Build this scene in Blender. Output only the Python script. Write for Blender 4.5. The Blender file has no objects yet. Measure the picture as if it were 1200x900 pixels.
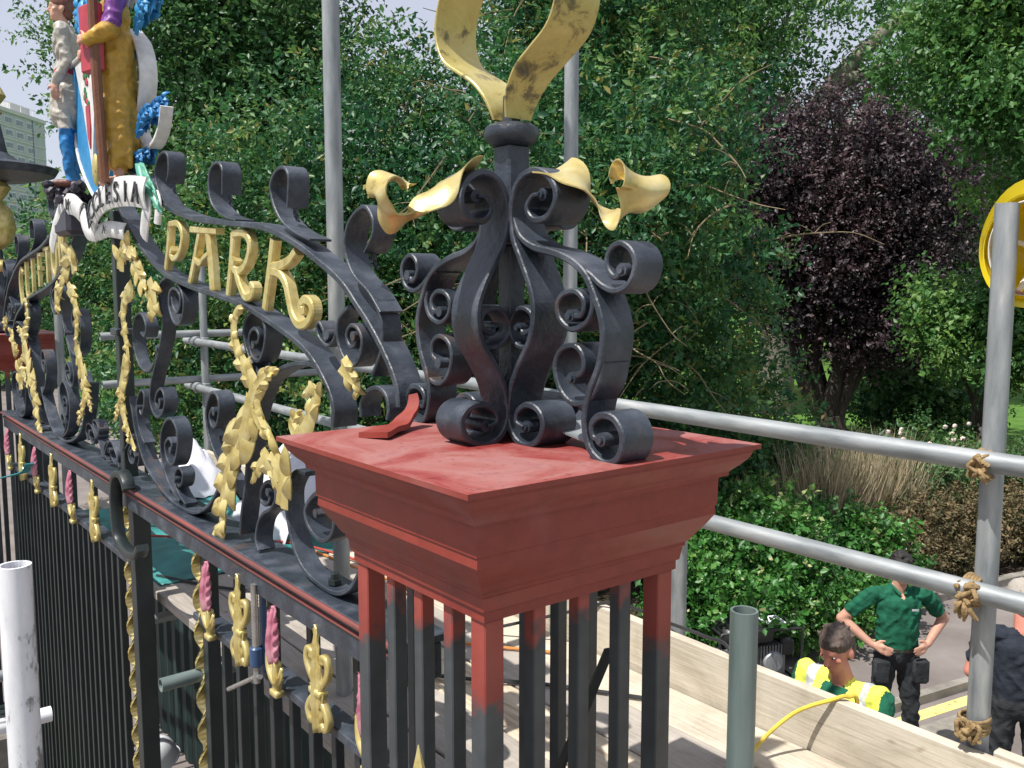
import bpy, bmesh, math, random
import numpy as np
from mathutils import Vector, Matrix, noise as mnoise
from math import radians as RAD, pi, sin, cos

# ------------------------------------------------------------------ camera, sky, sun, exposure
scene = bpy.context.scene
COL = scene.collection
CAM_POS = Vector((-0.7707, -1.0803, 3.7465))
cam_data = bpy.data.cameras.new('camera')
cam_data.sensor_width = 36.0
cam_data.lens = 36.0 * 1047.8 / 1200.0
cam_data.clip_start = 0.05
cam_data.clip_end = 3000
camera = bpy.data.objects.new('camera', cam_data)
COL.objects.link(camera)
camera.location = CAM_POS
camera.rotation_euler = (RAD(90 - 5.949), 0, RAD(51.6045 - 90))
scene.camera = camera

SUN_EL, SUN_AZ = 62.0, 178.0          # azimuth measured from +x towards +y: where the sun stands
world = bpy.data.worlds.new('World')
scene.world = world
world.use_nodes = True
wn = world.node_tree
for n in list(wn.nodes): wn.nodes.remove(n)
w_out = wn.nodes.new('ShaderNodeOutputWorld')
w_bg = wn.nodes.new('ShaderNodeBackground')
w_sky = wn.nodes.new('ShaderNodeTexSky')
w_sky.sky_type = 'NISHITA'
w_sky.sun_disc = False
w_sky.sun_elevation = RAD(SUN_EL)
w_sky.sun_rotation = RAD(90 - SUN_AZ)
w_sky.air_density = 1.0
w_sky.dust_density = 1.0
w_sky.ozone_density = 1.2
w_bg.inputs[1].default_value = 0.088
# thin bright cloud veil over the whole sky
w_mix = wn.nodes.new('ShaderNodeMix'); w_mix.data_type = 'RGBA'; w_mix.inputs[0].default_value = 0.62
w_mix.inputs[7].default_value = (7.5, 7.6, 8.6, 1)
wn.links.new(w_sky.outputs[0], w_mix.inputs[6]); wn.links.new(w_mix.outputs[2], w_bg.inputs[0])
wn.links.new(w_bg.outputs[0], w_out.inputs[0])
sun_data = bpy.data.lights.new('sun', 'SUN')
sun_data.energy = 5.0
sun_data.angle = RAD(0.53)
sun_data.color = (1.0, 0.965, 0.90)
sun = bpy.data.objects.new('sun', sun_data)
COL.objects.link(sun)
_sd = Vector((cos(RAD(SUN_EL)) * cos(RAD(SUN_AZ)), cos(RAD(SUN_EL)) * sin(RAD(SUN_AZ)), sin(RAD(SUN_EL))))
sun.rotation_euler = _sd.to_track_quat('Z', 'Y').to_euler()
sun.location = (0, 0, 20)
scene.view_settings.view_transform = 'Standard'
scene.view_settings.look = 'None'
scene.view_settings.gamma = 1.0
scene.view_settings.use_curve_mapping = False
scene.view_settings.exposure = 0.36
scene.render.engine = 'CYCLES'
scene.cycles.max_bounces = 6
scene.cycles.transparent_max_bounces = 6

rng = np.random.default_rng(7)
random.seed(7)

# ------------------------------------------------------------------ materials
def _nt(name):
    m = bpy.data.materials.new(name); m.use_nodes = True
    nt = m.node_tree
    b = nt.nodes['Principled BSDF']
    return m, nt, b

def ramp(nt, fac, stops, interp='LINEAR'):
    r = nt.nodes.new('ShaderNodeValToRGB')
    r.color_ramp.interpolation = interp
    els = r.color_ramp.elements
    while len(els) < len(stops): els.new(0.5)
    for e, (p, c) in zip(els, stops):
        e.position = p; e.color = (c[0], c[1], c[2], 1)
    nt.links.new(fac, r.inputs[0])
    return r.outputs[0]

def noise_tex(nt, scale, detail=4, rough=.55, coord='Object', stretch=None, dist=0):
    tc = nt.nodes.new('ShaderNodeTexCoord')
    v = tc.outputs[coord]
    if stretch:
        mp = nt.nodes.new('ShaderNodeMapping'); mp.inputs['Scale'].default_value = stretch
        nt.links.new(v, mp.inputs[0]); v = mp.outputs[0]
    n = nt.nodes.new('ShaderNodeTexNoise')
    n.inputs['Scale'].default_value = scale; n.inputs['Detail'].default_value = detail
    n.inputs['Roughness'].default_value = rough; n.inputs['Distortion'].default_value = dist
    nt.links.new(v, n.inputs['Vector'])
    return n.outputs[0]

def bump(nt, b, fac, strength, dist=.01):
    bp = nt.nodes.new('ShaderNodeBump')
    bp.inputs['Strength'].default_value = strength; bp.inputs['Distance'].default_value = dist
    nt.links.new(fac, bp.inputs['Height']); nt.links.new(bp.outputs[0], b.inputs['Normal'])

def mixc(nt, fac, a, b):
    m = nt.nodes.new('ShaderNodeMix'); m.data_type = 'RGBA'
    if hasattr(fac, 'node'): nt.links.new(fac, m.inputs[0])
    else: m.inputs[0].default_value = fac
    for s, i in ((a, 6), (b, 7)):
        if hasattr(s, 'node'): nt.links.new(s, m.inputs[i])
        else: m.inputs[i].default_value = (*s, 1)
    return m.outputs[2]

def simple(name, stops, scale=8, rough=.6, metal=0, bstr=.2, bscale=None, bdist=.004, stretch=None, spec=.5, detail=5, coord='Object', dist=0):
    m, nt, b = _nt(name)
    n = noise_tex(nt, scale, detail, stretch=stretch, coord=coord, dist=dist)
    nt.links.new(ramp(nt, n, stops), b.inputs['Base Color'])
    b.inputs['Roughness'].default_value = rough; b.inputs['Metallic'].default_value = metal
    b.inputs['Specular IOR Level'].default_value = spec
    if bstr:
        bump(nt, b, noise_tex(nt, bscale or scale * 4, 4, stretch=stretch, coord=coord), bstr, bdist)
    return m

def sc(c, k): return tuple(x * k for x in c)
def var(c, lo=.75, hi=1.25): return [(.3, sc(c, lo)), (.7, sc(c, hi))]

M = {}
M['iron'] = simple('black_iron_paint', [(.25, (.020, .024, .033)), (.5, (.042, .047, .060)), (.66, (.075, .080, .097)), (.82, (.13, .135, .15))], 11, .40, 0, .75, 30, .006, detail=9, spec=.6)
def mat_iron():
    m, nt, b = _nt('black_iron_paint')
    n = noise_tex(nt, 11, 9)
    base = ramp(nt, n, [(.25, (.012, .017, .026)), (.5, (.027, .035, .049)), (.66, (.058, .068, .088)), (.82, (.12, .13, .15))])
    ru = ramp(nt, noise_tex(nt, 7, 6, .65, dist=.5), [(.60, (0, 0, 0)), (.72, (1, 1, 1))])
    nt.links.new(mixc(nt, ru, base, (.075, .048, .038)), b.inputs['Base Color'])
    nt.links.new(ramp(nt, n, [(.3, (.33, .33, .33)), (.7, (.55, .55, .55))]), b.inputs['Roughness'])
    b.inputs['Specular IOR Level'].default_value = .6
    bump(nt, b, noise_tex(nt, 28, 6, .6), .8, .006)
    return m
M['iron'] = mat_iron()
M['iron_dark'] = simple('black_gloss_paint', [(.3, (.008, .014, .015)), (.7, (.020, .028, .030))], 7, .42, 0, .25, 50, .003)
M['gold'] = simple('gold_paint', [(.24, (.20, .14, .045)), (.36, (.50, .39, .13)), (.55, (.62, .51, .21)), (.75, (.70, .61, .32))], 22, .33, .42, .35, 45, .004)
M['gold_worn'] = None
M['galv'] = simple('galvanised_tube', [(.25, (.16, .175, .185)), (.45, (.27, .29, .30)), (.62, (.36, .375, .38)), (.72, (.46, .46, .45)), (.78, (.72, .71, .68))], 9, .5, .35, .2, 70, .002, stretch=(3, 3, .6))
M['galv_dull'] = simple('weathered_tube', [(.3, (.17, .19, .20)), (.7, (.30, .32, .33))], 5, .55, .25, .2, 60, .002, stretch=(3, 3, .5))
M['galv_green'] = simple('dark_green_tube', [(.3, (.10, .14, .135)), (.7, (.20, .245, .235))], 6, .5, .2, .2, 60, .002, stretch=(3, 3, .4))
M['wood'] = simple('scaffold_board_wood', [(.25, (.30, .23, .16)), (.5, (.50, .42, .31)), (.8, (.66, .58, .46))], 6, .85, 0, .4, 24, .004, stretch=(9, .7, 9), spec=.2)
M['wood_grey'] = simple('weathered_board_wood', [(.25, (.22, .19, .16)), (.55, (.38, .34, .29)), (.8, (.50, .46, .40))], 6, .9, 0, .4, 24, .004, stretch=(9, .7, 9), spec=.2)
def mat_board(name, a, b_, c_):
    m, nt, b = _nt(name)
    grain = noise_tex(nt, 14, 6, .6, stretch=(9, .35, 9))
    st = noise_tex(nt, 2.6, 7, .68, dist=.5)
    col = mixc(nt, ramp(nt, st, [(.40, (0, 0, 0)), (.66, (1, 1, 1))]), ramp(nt, grain, [(.3, b_), (.7, c_)]), ramp(nt, grain, [(.3, a), (.7, b_)]))
    kn = ramp(nt, noise_tex(nt, 9, 3, .5, stretch=(1, .45, 1)), [(.70, (1, 1, 1)), (.74, (.45, .38, .30))])
    mx = nt.nodes.new('ShaderNodeMix'); mx.data_type = 'RGBA'; mx.blend_type = 'MULTIPLY'; mx.inputs[0].default_value = 1
    nt.links.new(col, mx.inputs[6]); nt.links.new(kn, mx.inputs[7]); nt.links.new(mx.outputs[2], b.inputs['Base Color'])
    b.inputs['Roughness'].default_value = .85; b.inputs['Specular IOR Level'].default_value = .2
    bump(nt, b, grain, .35, .004)
    return m
M['wood_grey'] = mat_board('weathered_board_wood', (.20, .175, .15), (.34, .305, .265), (.44, .40, .355))
M['rope'] = simple('hemp_rope', var((.28, .195, .10), .6, 1.3), 60, .9, 0, .8, 160, .004, spec=.1)

def mat_white_pole():
    m, nt, b = _nt('white_painted_pole')
    n = noise_tex(nt, 18, 6, .7, stretch=(1, 1, .35))
    nt.links.new(ramp(nt, n, [(.0, (.10, .11, .12)), (.40, (.20, .20, .20)), (.455, (.66, .67, .70)), (.7, (.80, .80, .83))]), b.inputs['Base Color'])
    b.inputs['Roughness'].default_value = .5
    return m
M['white_pole'] = mat_white_pole()

def mat_red():
    m, nt, b = _nt('red_oxide_primer')
    big = noise_tex(nt, 3.2, 4, .55, dist=.6)
    c1 = ramp(nt, big, [(.30, (.17, .022, .015)), (.46, (.235, .034, .022)), (.60, (.235, .045, .034)), (.74, (.27, .085, .075))])
    fine = noise_tex(nt, 26, 6, .7)
    c2 = ramp(nt, fine, [(.3, (.85, .85, .85)), (.7, (1.12, 1.1, 1.1))])
    mx = nt.nodes.new('ShaderNodeMix'); mx.data_type = 'RGBA'; mx.blend_type = 'MULTIPLY'; mx.inputs[0].default_value = 1
    nt.links.new(c1, mx.inputs[6]); nt.links.new(c2, mx.inputs[7])
    nt.links.new(mx.outputs[2], b.inputs['Base Color'])
    rr = ramp(nt, big, [(.4, (.42, .42, .42)), (.62, (.68, .68, .68))])
    nt.links.new(rr, b.inputs['Roughness'])
    bump(nt, b, noise_tex(nt, 40, 5), .18, .004)
    return m
M['red'] = mat_red()
def mat_red_top():
    m, nt, b = _nt('dusty_red_primer_top')
    big = noise_tex(nt, 4.5, 5, .6, dist=1.2)
    c1 = ramp(nt, big, [(.32, (.23, .030, .026)), (.43, (.27, .055, .05)), (.52, (.27, .08, .07)), (.64, (.30, .125, .115)), (.75, (.25, .09, .09))])
    sp = ramp(nt, noise_tex(nt, 70, 4, .6), [(.30, (.55, .55, .55)), (.40, (1, 1, 1)), (.7, (1.05, 1.05, 1.05))])
    mx = nt.nodes.new('ShaderNodeMix'); mx.data_type = 'RGBA'; mx.blend_type = 'MULTIPLY'; mx.inputs[0].default_value = 1
    nt.links.new(c1, mx.inputs[6]); nt.links.new(sp, mx.inputs[7]); nt.links.new(mx.outputs[2], b.inputs['Base Color'])
    nt.links.new(ramp(nt, big, [(.40, (.38, .38, .38)), (.55, (.75, .75, .75))]), b.inputs['Roughness'])
    bump(nt, b, noise_tex(nt, 35, 6), .25, .004)
    return m
M['red_top'] = mat_red_top()

def mat_halfpaint():
    # red primer brushed over the top of black bars down to a ragged line; the height comes with each bar (object colour)
    m, nt, b = _nt('half_primed_black_iron')
    geo = nt.nodes.new('ShaderNodeNewGeometry')
    sep = nt.nodes.new('ShaderNodeSeparateXYZ'); nt.links.new(geo.outputs['Position'], sep.inputs[0])
    oi = nt.nodes.new('ShaderNodeObjectInfo')
    sc_ = nt.nodes.new('ShaderNodeSeparateColor'); nt.links.new(oi.outputs['Color'], sc_.inputs[0])
    mul = nt.nodes.new('ShaderNodeMath'); mul.operation = 'MULTIPLY'; mul.inputs[1].default_value = 10.0
    nt.links.new(sc_.outputs[0], mul.inputs[0])
    n = noise_tex(nt, 28, 5, .7, coord='Generated', stretch=(1, 1, .9))
    tc = nt.nodes.new('ShaderNodeNewGeometry')
    n2 = nt.nodes.new('ShaderNodeTexNoise'); n2.inputs['Scale'].default_value = 22; n2.inputs['Detail'].default_value = 5
    nt.links.new(tc.outputs['Position'], n2.inputs['Vector'])
    ad = nt.nodes.new('ShaderNodeMath'); ad.operation = 'MULTIPLY_ADD'; ad.inputs[1].default_value = .16; ad.inputs[2].default_value = -.08
    nt.links.new(n2.outputs[0], ad.inputs[0])
    s1 = nt.nodes.new('ShaderNodeMath'); s1.operation = 'SUBTRACT'
    nt.links.new(sep.outputs[2], s1.inputs[0]); nt.links.new(mul.outputs[0], s1.inputs[1])
    s2 = nt.nodes.new('ShaderNodeMath'); s2.operation = 'ADD'
    nt.links.new(s1.outputs[0], s2.inputs[0]); nt.links.new(ad.outputs[0], s2.inputs[1])
    mr = nt.nodes.new('ShaderNodeMapRange'); mr.inputs[1].default_value = -.025; mr.inputs[2].default_value = .02
    nt.links.new(s2.outputs[0], mr.inputs[0])
    blk = ramp(nt, noise_tex(nt, 9, 5), [(.3, (.028, .034, .038)), (.7, (.065, .074, .08))])
    red = ramp(nt, noise_tex(nt, 7, 5), [(.3, (.22, .035, .025)), (.7, (.31, .06, .045))])
    nt.links.new(mixc(nt, mr.outputs[0], blk, red), b.inputs['Base Color'])
    b.inputs['Roughness'].default_value = .5
    bump(nt, b, noise_tex(nt, 50, 4), .25, .003)
    return m
M['halfpaint'] = mat_halfpaint()

def mat_gold_worn():
    m, nt, b = _nt('worn_gold_leaf')
    n = noise_tex(nt, 16, 6, .7, dist=.4)
    nt.links.new(ramp(nt, n, [(.30, (.045, .045, .035)), (.40, (.20, .16, .06)), (.47, (.50, .41, .14)), (.75, (.62, .55, .23))]), b.inputs['Base Color'])
    nt.links.new(ramp(nt, n, [(.35, (.0, .0, .0)), (.5, (.4, .4, .4))]), b.inputs['Metallic'])
    b.inputs['Roughness'].default_value = .4
    bump(nt, b, noise_tex(nt, 30, 5), .25, .004)
    return m
M['gold_worn'] = mat_gold_worn()

def mat_leaf(name, stops, rough=.4, trans=.25, spec=.5):
    m, nt, b = _nt(name)
    at = nt.nodes.new('ShaderNodeAttribute'); at.attribute_name = 'tint'
    col = ramp(nt, at.outputs['Fac'], stops)
    nt.links.new(col, b.inputs['Base Color'])
    b.inputs['Roughness'].default_value = rough
    b.inputs['Specular IOR Level'].default_value = spec
    if trans:
        tr = nt.nodes.new('ShaderNodeBsdfTranslucent')
        hs = nt.nodes.new('ShaderNodeHueSaturation'); hs.inputs['Value'].default_value = 1.5; hs.inputs['Hue'].default_value = .485
        nt.links.new(col, hs.inputs['Color']); nt.links.new(hs.outputs[0], tr.inputs[0])
        mx = nt.nodes.new('ShaderNodeMixShader'); mx.inputs[0].default_value = trans
        out = nt.nodes['Material Output']
        nt.links.new(b.outputs[0], mx.inputs[1]); nt.links.new(tr.outputs[0], mx.inputs[2]); nt.links.new(mx.outputs[0], out.inputs[0])
    return m
M['holly'] = mat_leaf('holly_leaf', [(0, (.016, .080, .036)), (.45, (.042, .145, .048)), (.9, (.13, .24, .055)), (1, (.28, .25, .07))], .44, .32, .45)
M['broad'] = mat_leaf('broad_leaf', [(0, (.028, .10, .036)), (.5, (.065, .17, .05)), (1, (.15, .27, .065))], .45, .38)
M['maple'] = mat_leaf('maple_leaf', [(0, (.035, .12, .03)), (.5, (.07, .19, .045)), (1, (.15, .27, .06))], .5, .35)
M['purple'] = mat_leaf('purple_leaf', [(0, (.020, .016, .020)), (.5, (.046, .030, .037)), (1, (.11, .062, .068))], .5, .2)
M['ivy'] = mat_leaf('ivy_leaf', [(0, (.025, .11, .02)), (.5, (.05, .18, .03)), (.9, (.11, .26, .05)), (1, (.45, .48, .22))], .42, .25)
M['hedge'] = mat_leaf('clipped_hedge_leaf', [(0, (.035, .10, .03)), (.6, (.075, .16, .05)), (1, (.14, .20, .07))], .55, .2)
M['brownhedge'] = mat_leaf('browned_hedge_leaf', [(0, (.05, .06, .02)), (.5, (.13, .10, .045)), (1, (.22, .16, .08))], .7, .15)
M['straw'] = mat_leaf('dry_grass_blade', [(0, (.10, .12, .05)), (.4, (.32, .27, .16)), (1, (.55, .46, .32))], .7, .2)
M['bark'] = simple('tree_bark', [(.3, (.035, .03, .024)), (.7, (.11, .095, .075))], 12, .9, 0, .6, 30, .02, stretch=(4, 4, .8), spec=.1)
M['bark_pale'] = simple('pale_bark', [(.3, (.13, .12, .09)), (.7, (.24, .22, .18))], 12, .9, 0, .6, 30, .02, stretch=(4, 4, .8), spec=.1)
M['deadtwig'] = simple('dry_twig', var((.22, .18, .11)), 12, .9, 0, 0, spec=.1)

# ------------------------------------------------------------------ object helpers
def link(name, mesh, parent=None, loc=None):
    o = bpy.data.objects.new(name, mesh)
    COL.objects.link(o)
    if parent is not None: o.parent = parent
    if loc is not None: o.location = loc
    return o

def tag(o, label=None, cat=None, group=None, kind=None):
    if label: o['label'] = label
    if cat: o['category'] = cat
    if group: o['group'] = group
    if kind: o['kind'] = kind
    return o

def thing(name, label, cat, loc=(0, 0, 0), group=None, rotz=0):
    e = bpy.data.objects.new(name, None)
    e.empty_display_size = .05
    COL.objects.link(e)
    e.location = loc; e.rotation_euler = (0, 0, rotz)
    return tag(e, label, cat, group)

def mesh_from(name, verts, faces, mat, smooth=False, mats=None, mi=None):
    me = bpy.data.meshes.new(name)
    me.from_pydata([tuple(v) for v in verts], [], faces)
    for m in (mats or [mat]): me.materials.append(m)
    if smooth: me.polygons.foreach_set('use_smooth', [True] * len(me.polygons))
    if mi is not None: me.polygons.foreach_set('material_index', mi)
    me.update()
    return me

def obj(name, geo, mat, parent=None, loc=None, smooth=False):
    """geo = (verts, faces)"""
    return link(name, mesh_from(name, geo[0], geo[1], mat, smooth), parent, loc)

def join(*geos):
    V, F = [], []
    for v, f in geos:
        o = len(V); V += [tuple(p) for p in v]; F += [tuple(i + o for i in q) for q in f]
    return V, F

def xf(geo, mat):
    return [tuple(mat @ Vector(v)) for v in geo[0]], geo[1]

def move(geo, d): return [(v[0] + d[0], v[1] + d[1], v[2] + d[2]) for v in geo[0]], geo[1]

def box(x0, x1, y0, y1, z0, z1, b=0.0):
    """box, optionally with chamfered edges"""
    if b <= 0:
        v = [(x, y, z) for z in (z0, z1) for y in (y0, y1) for x in (x0, x1)]
        return v, [(0, 2, 3, 1), (4, 5, 7, 6), (0, 1, 5, 4), (2, 6, 7, 3), (0, 4, 6, 2), (1, 3, 7, 5)]
    bm = bmesh.new()
    bmesh.ops.create_cube(bm, size=1)
    for v in bm.verts:
        v.co = ((x0 + x1) / 2 + v.co.x * (x1 - x0), (y0 + y1) / 2 + v.co.y * (y1 - y0), (z0 + z1) / 2 + v.co.z * (z1 - z0))
    bmesh.ops.bevel(bm, geom=list(bm.edges), offset=b, segments=1, affect='EDGES')
    return bm_geo(bm)

def bm_geo(bm):
    bm.verts.ensure_lookup_table(); bm.verts.index_update()
    v = [tuple(p.co) for p in bm.verts]; f = [tuple(q.index for q in p.verts) for p in bm.faces]
    bm.free()
    return v, f

def catmull(pts, n=6):
    P = [Vector(p) for p in pts]
    if len(P) < 3: 
        return [P[0].lerp(P[-1], i / n) for i in range(n + 1)]
    out = []
    for i in range(len(P) - 1):
        p0 = P[i - 1] if i else P[0] * 2 - P[1]
        p1, p2 = P[i], P[i + 1]
        p3 = P[i + 2] if i + 2 < len(P) else P[-1] * 2 - P[-2]
        for k in range(n):
            t = k / n
            out.append(.5 * ((2 * p1) + (p2 - p0) * t + (2 * p0 - 5 * p1 + 4 * p2 - p3) * t * t + (3 * p1 - p0 - 3 * p2 + p3) * t ** 3))
    out.append(P[-1].copy())
    return out

def tube(pts, r, seg=10, caps=True, smooth_n=0, rs=None):
    P = [Vector(p) for p in pts]
    if smooth_n: P = catmull(P, smooth_n)
    n = len(P)
    V, F = [], []
    T = []
    for i in range(n):
        a, b = P[max(i - 1, 0)], P[min(i + 1, n - 1)]
        T.append((b - a).normalized())
    up = Vector((0, 0, 1)) if abs(T[0].z) < .9 else Vector((1, 0, 0))
    u = T[0].cross(up).normalized()
    for i in range(n):
        u = (u - T[i] * u.dot(T[i])).normalized(); w = T[i].cross(u)
        if rs is not None:
            t = i / (n - 1) * (len(rs) - 1); k = min(int(t), len(rs) - 2); rr = rs[k] + (rs[k + 1] - rs[k]) * (t - k)
        else: rr = r
        for k in range(seg):
            a = 2 * pi * k / seg
            V.append(P[i] + u * (rr * cos(a)) + w * (rr * sin(a)))
    for i in range(n - 1):
        for k in range(seg):
            a, b = i * seg + k, i * seg + (k + 1) % seg
            F.append((a, b, b + seg, a + seg))
    if caps:
        F.append(tuple(range(seg - 1, -1, -1))); F.append(tuple((n - 1) * seg + k for k in range(seg)))
    return [tuple(v) for v in V], F

def hollow_tube(p0, p1, r, wall=.004, seg=20):
    a, b = Vector(p0), Vector(p1); d = (b - a).normalized()
    up = Vector((0, 0, 1)) if abs(d.z) < .9 else Vector((1, 0, 0))
    u = d.cross(up).normalized(); w = d.cross(u)
    rings = [(a, r - wall), (a, r), (b, r), (b, r - wall)]
    L = (b - a).length; e = min(.12, L * .3)
    rings = [(a + d * e, r - wall)] + rings + [(b - d * e, r - wall)]
    V, F = [], []
    for c, rr in rings:
        for k in range(seg):
            t = 2 * pi * k / seg
            V.append(tuple(c + u * (rr * cos(t)) + w * (rr * sin(t))))
    for i in range(len(rings) - 1):
        for k in range(seg):
            q, s = i * seg + k, i * seg + (k + 1) % seg
            F.append((q, q + seg, s + seg, s))
    F.append(tuple(range(seg))); F.append(tuple((len(rings) - 1) * seg + k for k in range(seg - 1, -1, -1)))
    return V, F

def lathe(prof, seg=24, axis='z', centre=(0, 0, 0)):
    V, F = [], []
    for r, z in prof:
        for k in range(seg):
            a = 2 * pi * k / seg
            p = (r * cos(a), r * sin(a), z)
            if axis == 'x': p = (z, r * cos(a), r * sin(a))
            if axis == 'y': p = (r * cos(a), z, r * sin(a))
            V.append((p[0] + centre[0], p[1] + centre[1], p[2] + centre[2]))
    n = len(prof)
    for i in range(n - 1):
        for k in range(seg):
            a, b = i * seg + k, i * seg + (k + 1) % seg
            F.append((a, b, b + seg, a + seg))
    F.append(tuple(range(seg - 1, -1, -1))); F.append(tuple((n - 1) * seg + k for k in range(seg)))
    return V, F

def band(path, to3, w, t=.012, n=5, taper=None, ch=.0025, wtaper=None):
    """flat bar bent on edge: path = 2D points, to3(u, v, s) -> 3D with s across the bar (0 = middle).  chamfered section"""
    P = catmull([(p[0], p[1], 0) for p in path], n)
    m = len(P)
    V, F = [], []
    for i in range(m):
        a, b = P[max(i - 1, 0)], P[min(i + 1, m - 1)]
        d = (b - a); d = d.normalized() if d.length > 1e-9 else Vector((1, 0, 0))
        nx, ny = -d.y, d.x
        q = i / (m - 1)
        tt = t * (taper(q) if taper else 1); ww = w * (wtaper(q) if wtaper else 1)
        h, k = ww / 2, tt / 2
        c = min(ch, k * .45)
        for (s, o) in ((-h, k - c), (-h + c, k), (h - c, k), (h, k - c), (h, -k + c), (h - c, -k), (-h + c, -k), (-h, -k + c)):
            V.append(tuple(to3(P[i].x + nx * o, P[i].y + ny * o, s)))
    for i in range(m - 1):
        for k in range(8):
            a, b = i * 8 + k, i * 8 + (k + 1) % 8
            F.append((a, a + 8, b + 8, b))
    F.append(tuple(range(8))); F.append(tuple((m - 1) * 8 + k for k in range(7, -1, -1)))
    return V, F

def acanthus(path, to3, W, lobes=4, depth=.02, thick=.006, n=7, tip=.25, curl=0.0, seed=0):
    """a lobed, veined, cast leaf along a 2D spine; to3(u, v, s): s negative = towards the front"""
    P = catmull([(p[0], p[1], 0) for p in path], n)
    m = len(P); K = 15
    r = random.Random(seed)
    V, F = [], []
    L = [0]
    for i in range(1, m): L.append(L[-1] + (P[i] - P[i - 1]).length)
    tot = L[-1]
    lobes = max(2, round(tot / (W * .52)))
    for side in (0, 1):
        for i in range(m):
            a, b = P[max(i - 1, 0)], P[min(i + 1, m - 1)]
            d = (b - a); d = d.normalized() if d.length > 1e-9 else Vector((1, 0, 0))
            nx, ny = -d.y, d.x
            q = L[i] / tot
            env = (sin(pi * min(1, q * .88 + .12)) ** .6) * (1 - q * (1 - tip) * .75)
            for k in range(K):
                v = -1 + 2 * k / (K - 1)
                ph = q * lobes - abs(v) * .55 + (.5 if v < 0 else 0)
                lob = .50 + .50 * abs(sin(pi * ph)) ** .6 * min(1, abs(v) * 2) + .3 * (1 - min(1, abs(v) * 2))
                ww = W / 2 * env * lob
                fwd = abs(v) ** 1.5 * W * .24 * env
                bul = depth * (1 - v * v) * env + depth * .30 * math.cos(v * pi * 3) * env + depth * .55 * abs(v) * (abs(sin(pi * ph)) - .5) + (depth * .5 if abs(v) < .05 else 0) + depth * .5 * abs(v) ** 4
                s = -bul - (0 if side == 0 else -thick) - curl * q * q
                V.append(tuple(to3(P[i].x + nx * v * ww + d.x * fwd, P[i].y + ny * v * ww + d.y * fwd, s)))
    o = m * K
    for i in range(m - 1):
        for k in range(K - 1):
            a = i * K + k
            F.append((a, a + 1, a + K + 1, a + K)); F.append((o + a, o + a + K, o + a + K + 1, o + a + 1))
        for k, fl in ((0, 0), (K - 1, 1)):
            a = i * K + k
            F.append((a, a + K, o + a + K, o + a) if not fl else (a, o + a, o + a + K, a + K))
    for k in range(K - 1):
        F.append((k, o + k, o + k + 1, k + 1)); e = (m - 1) * K
        F.append((e + k, e + k + 1, o + e + k + 1, o + e + k))
    return V, F

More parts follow.
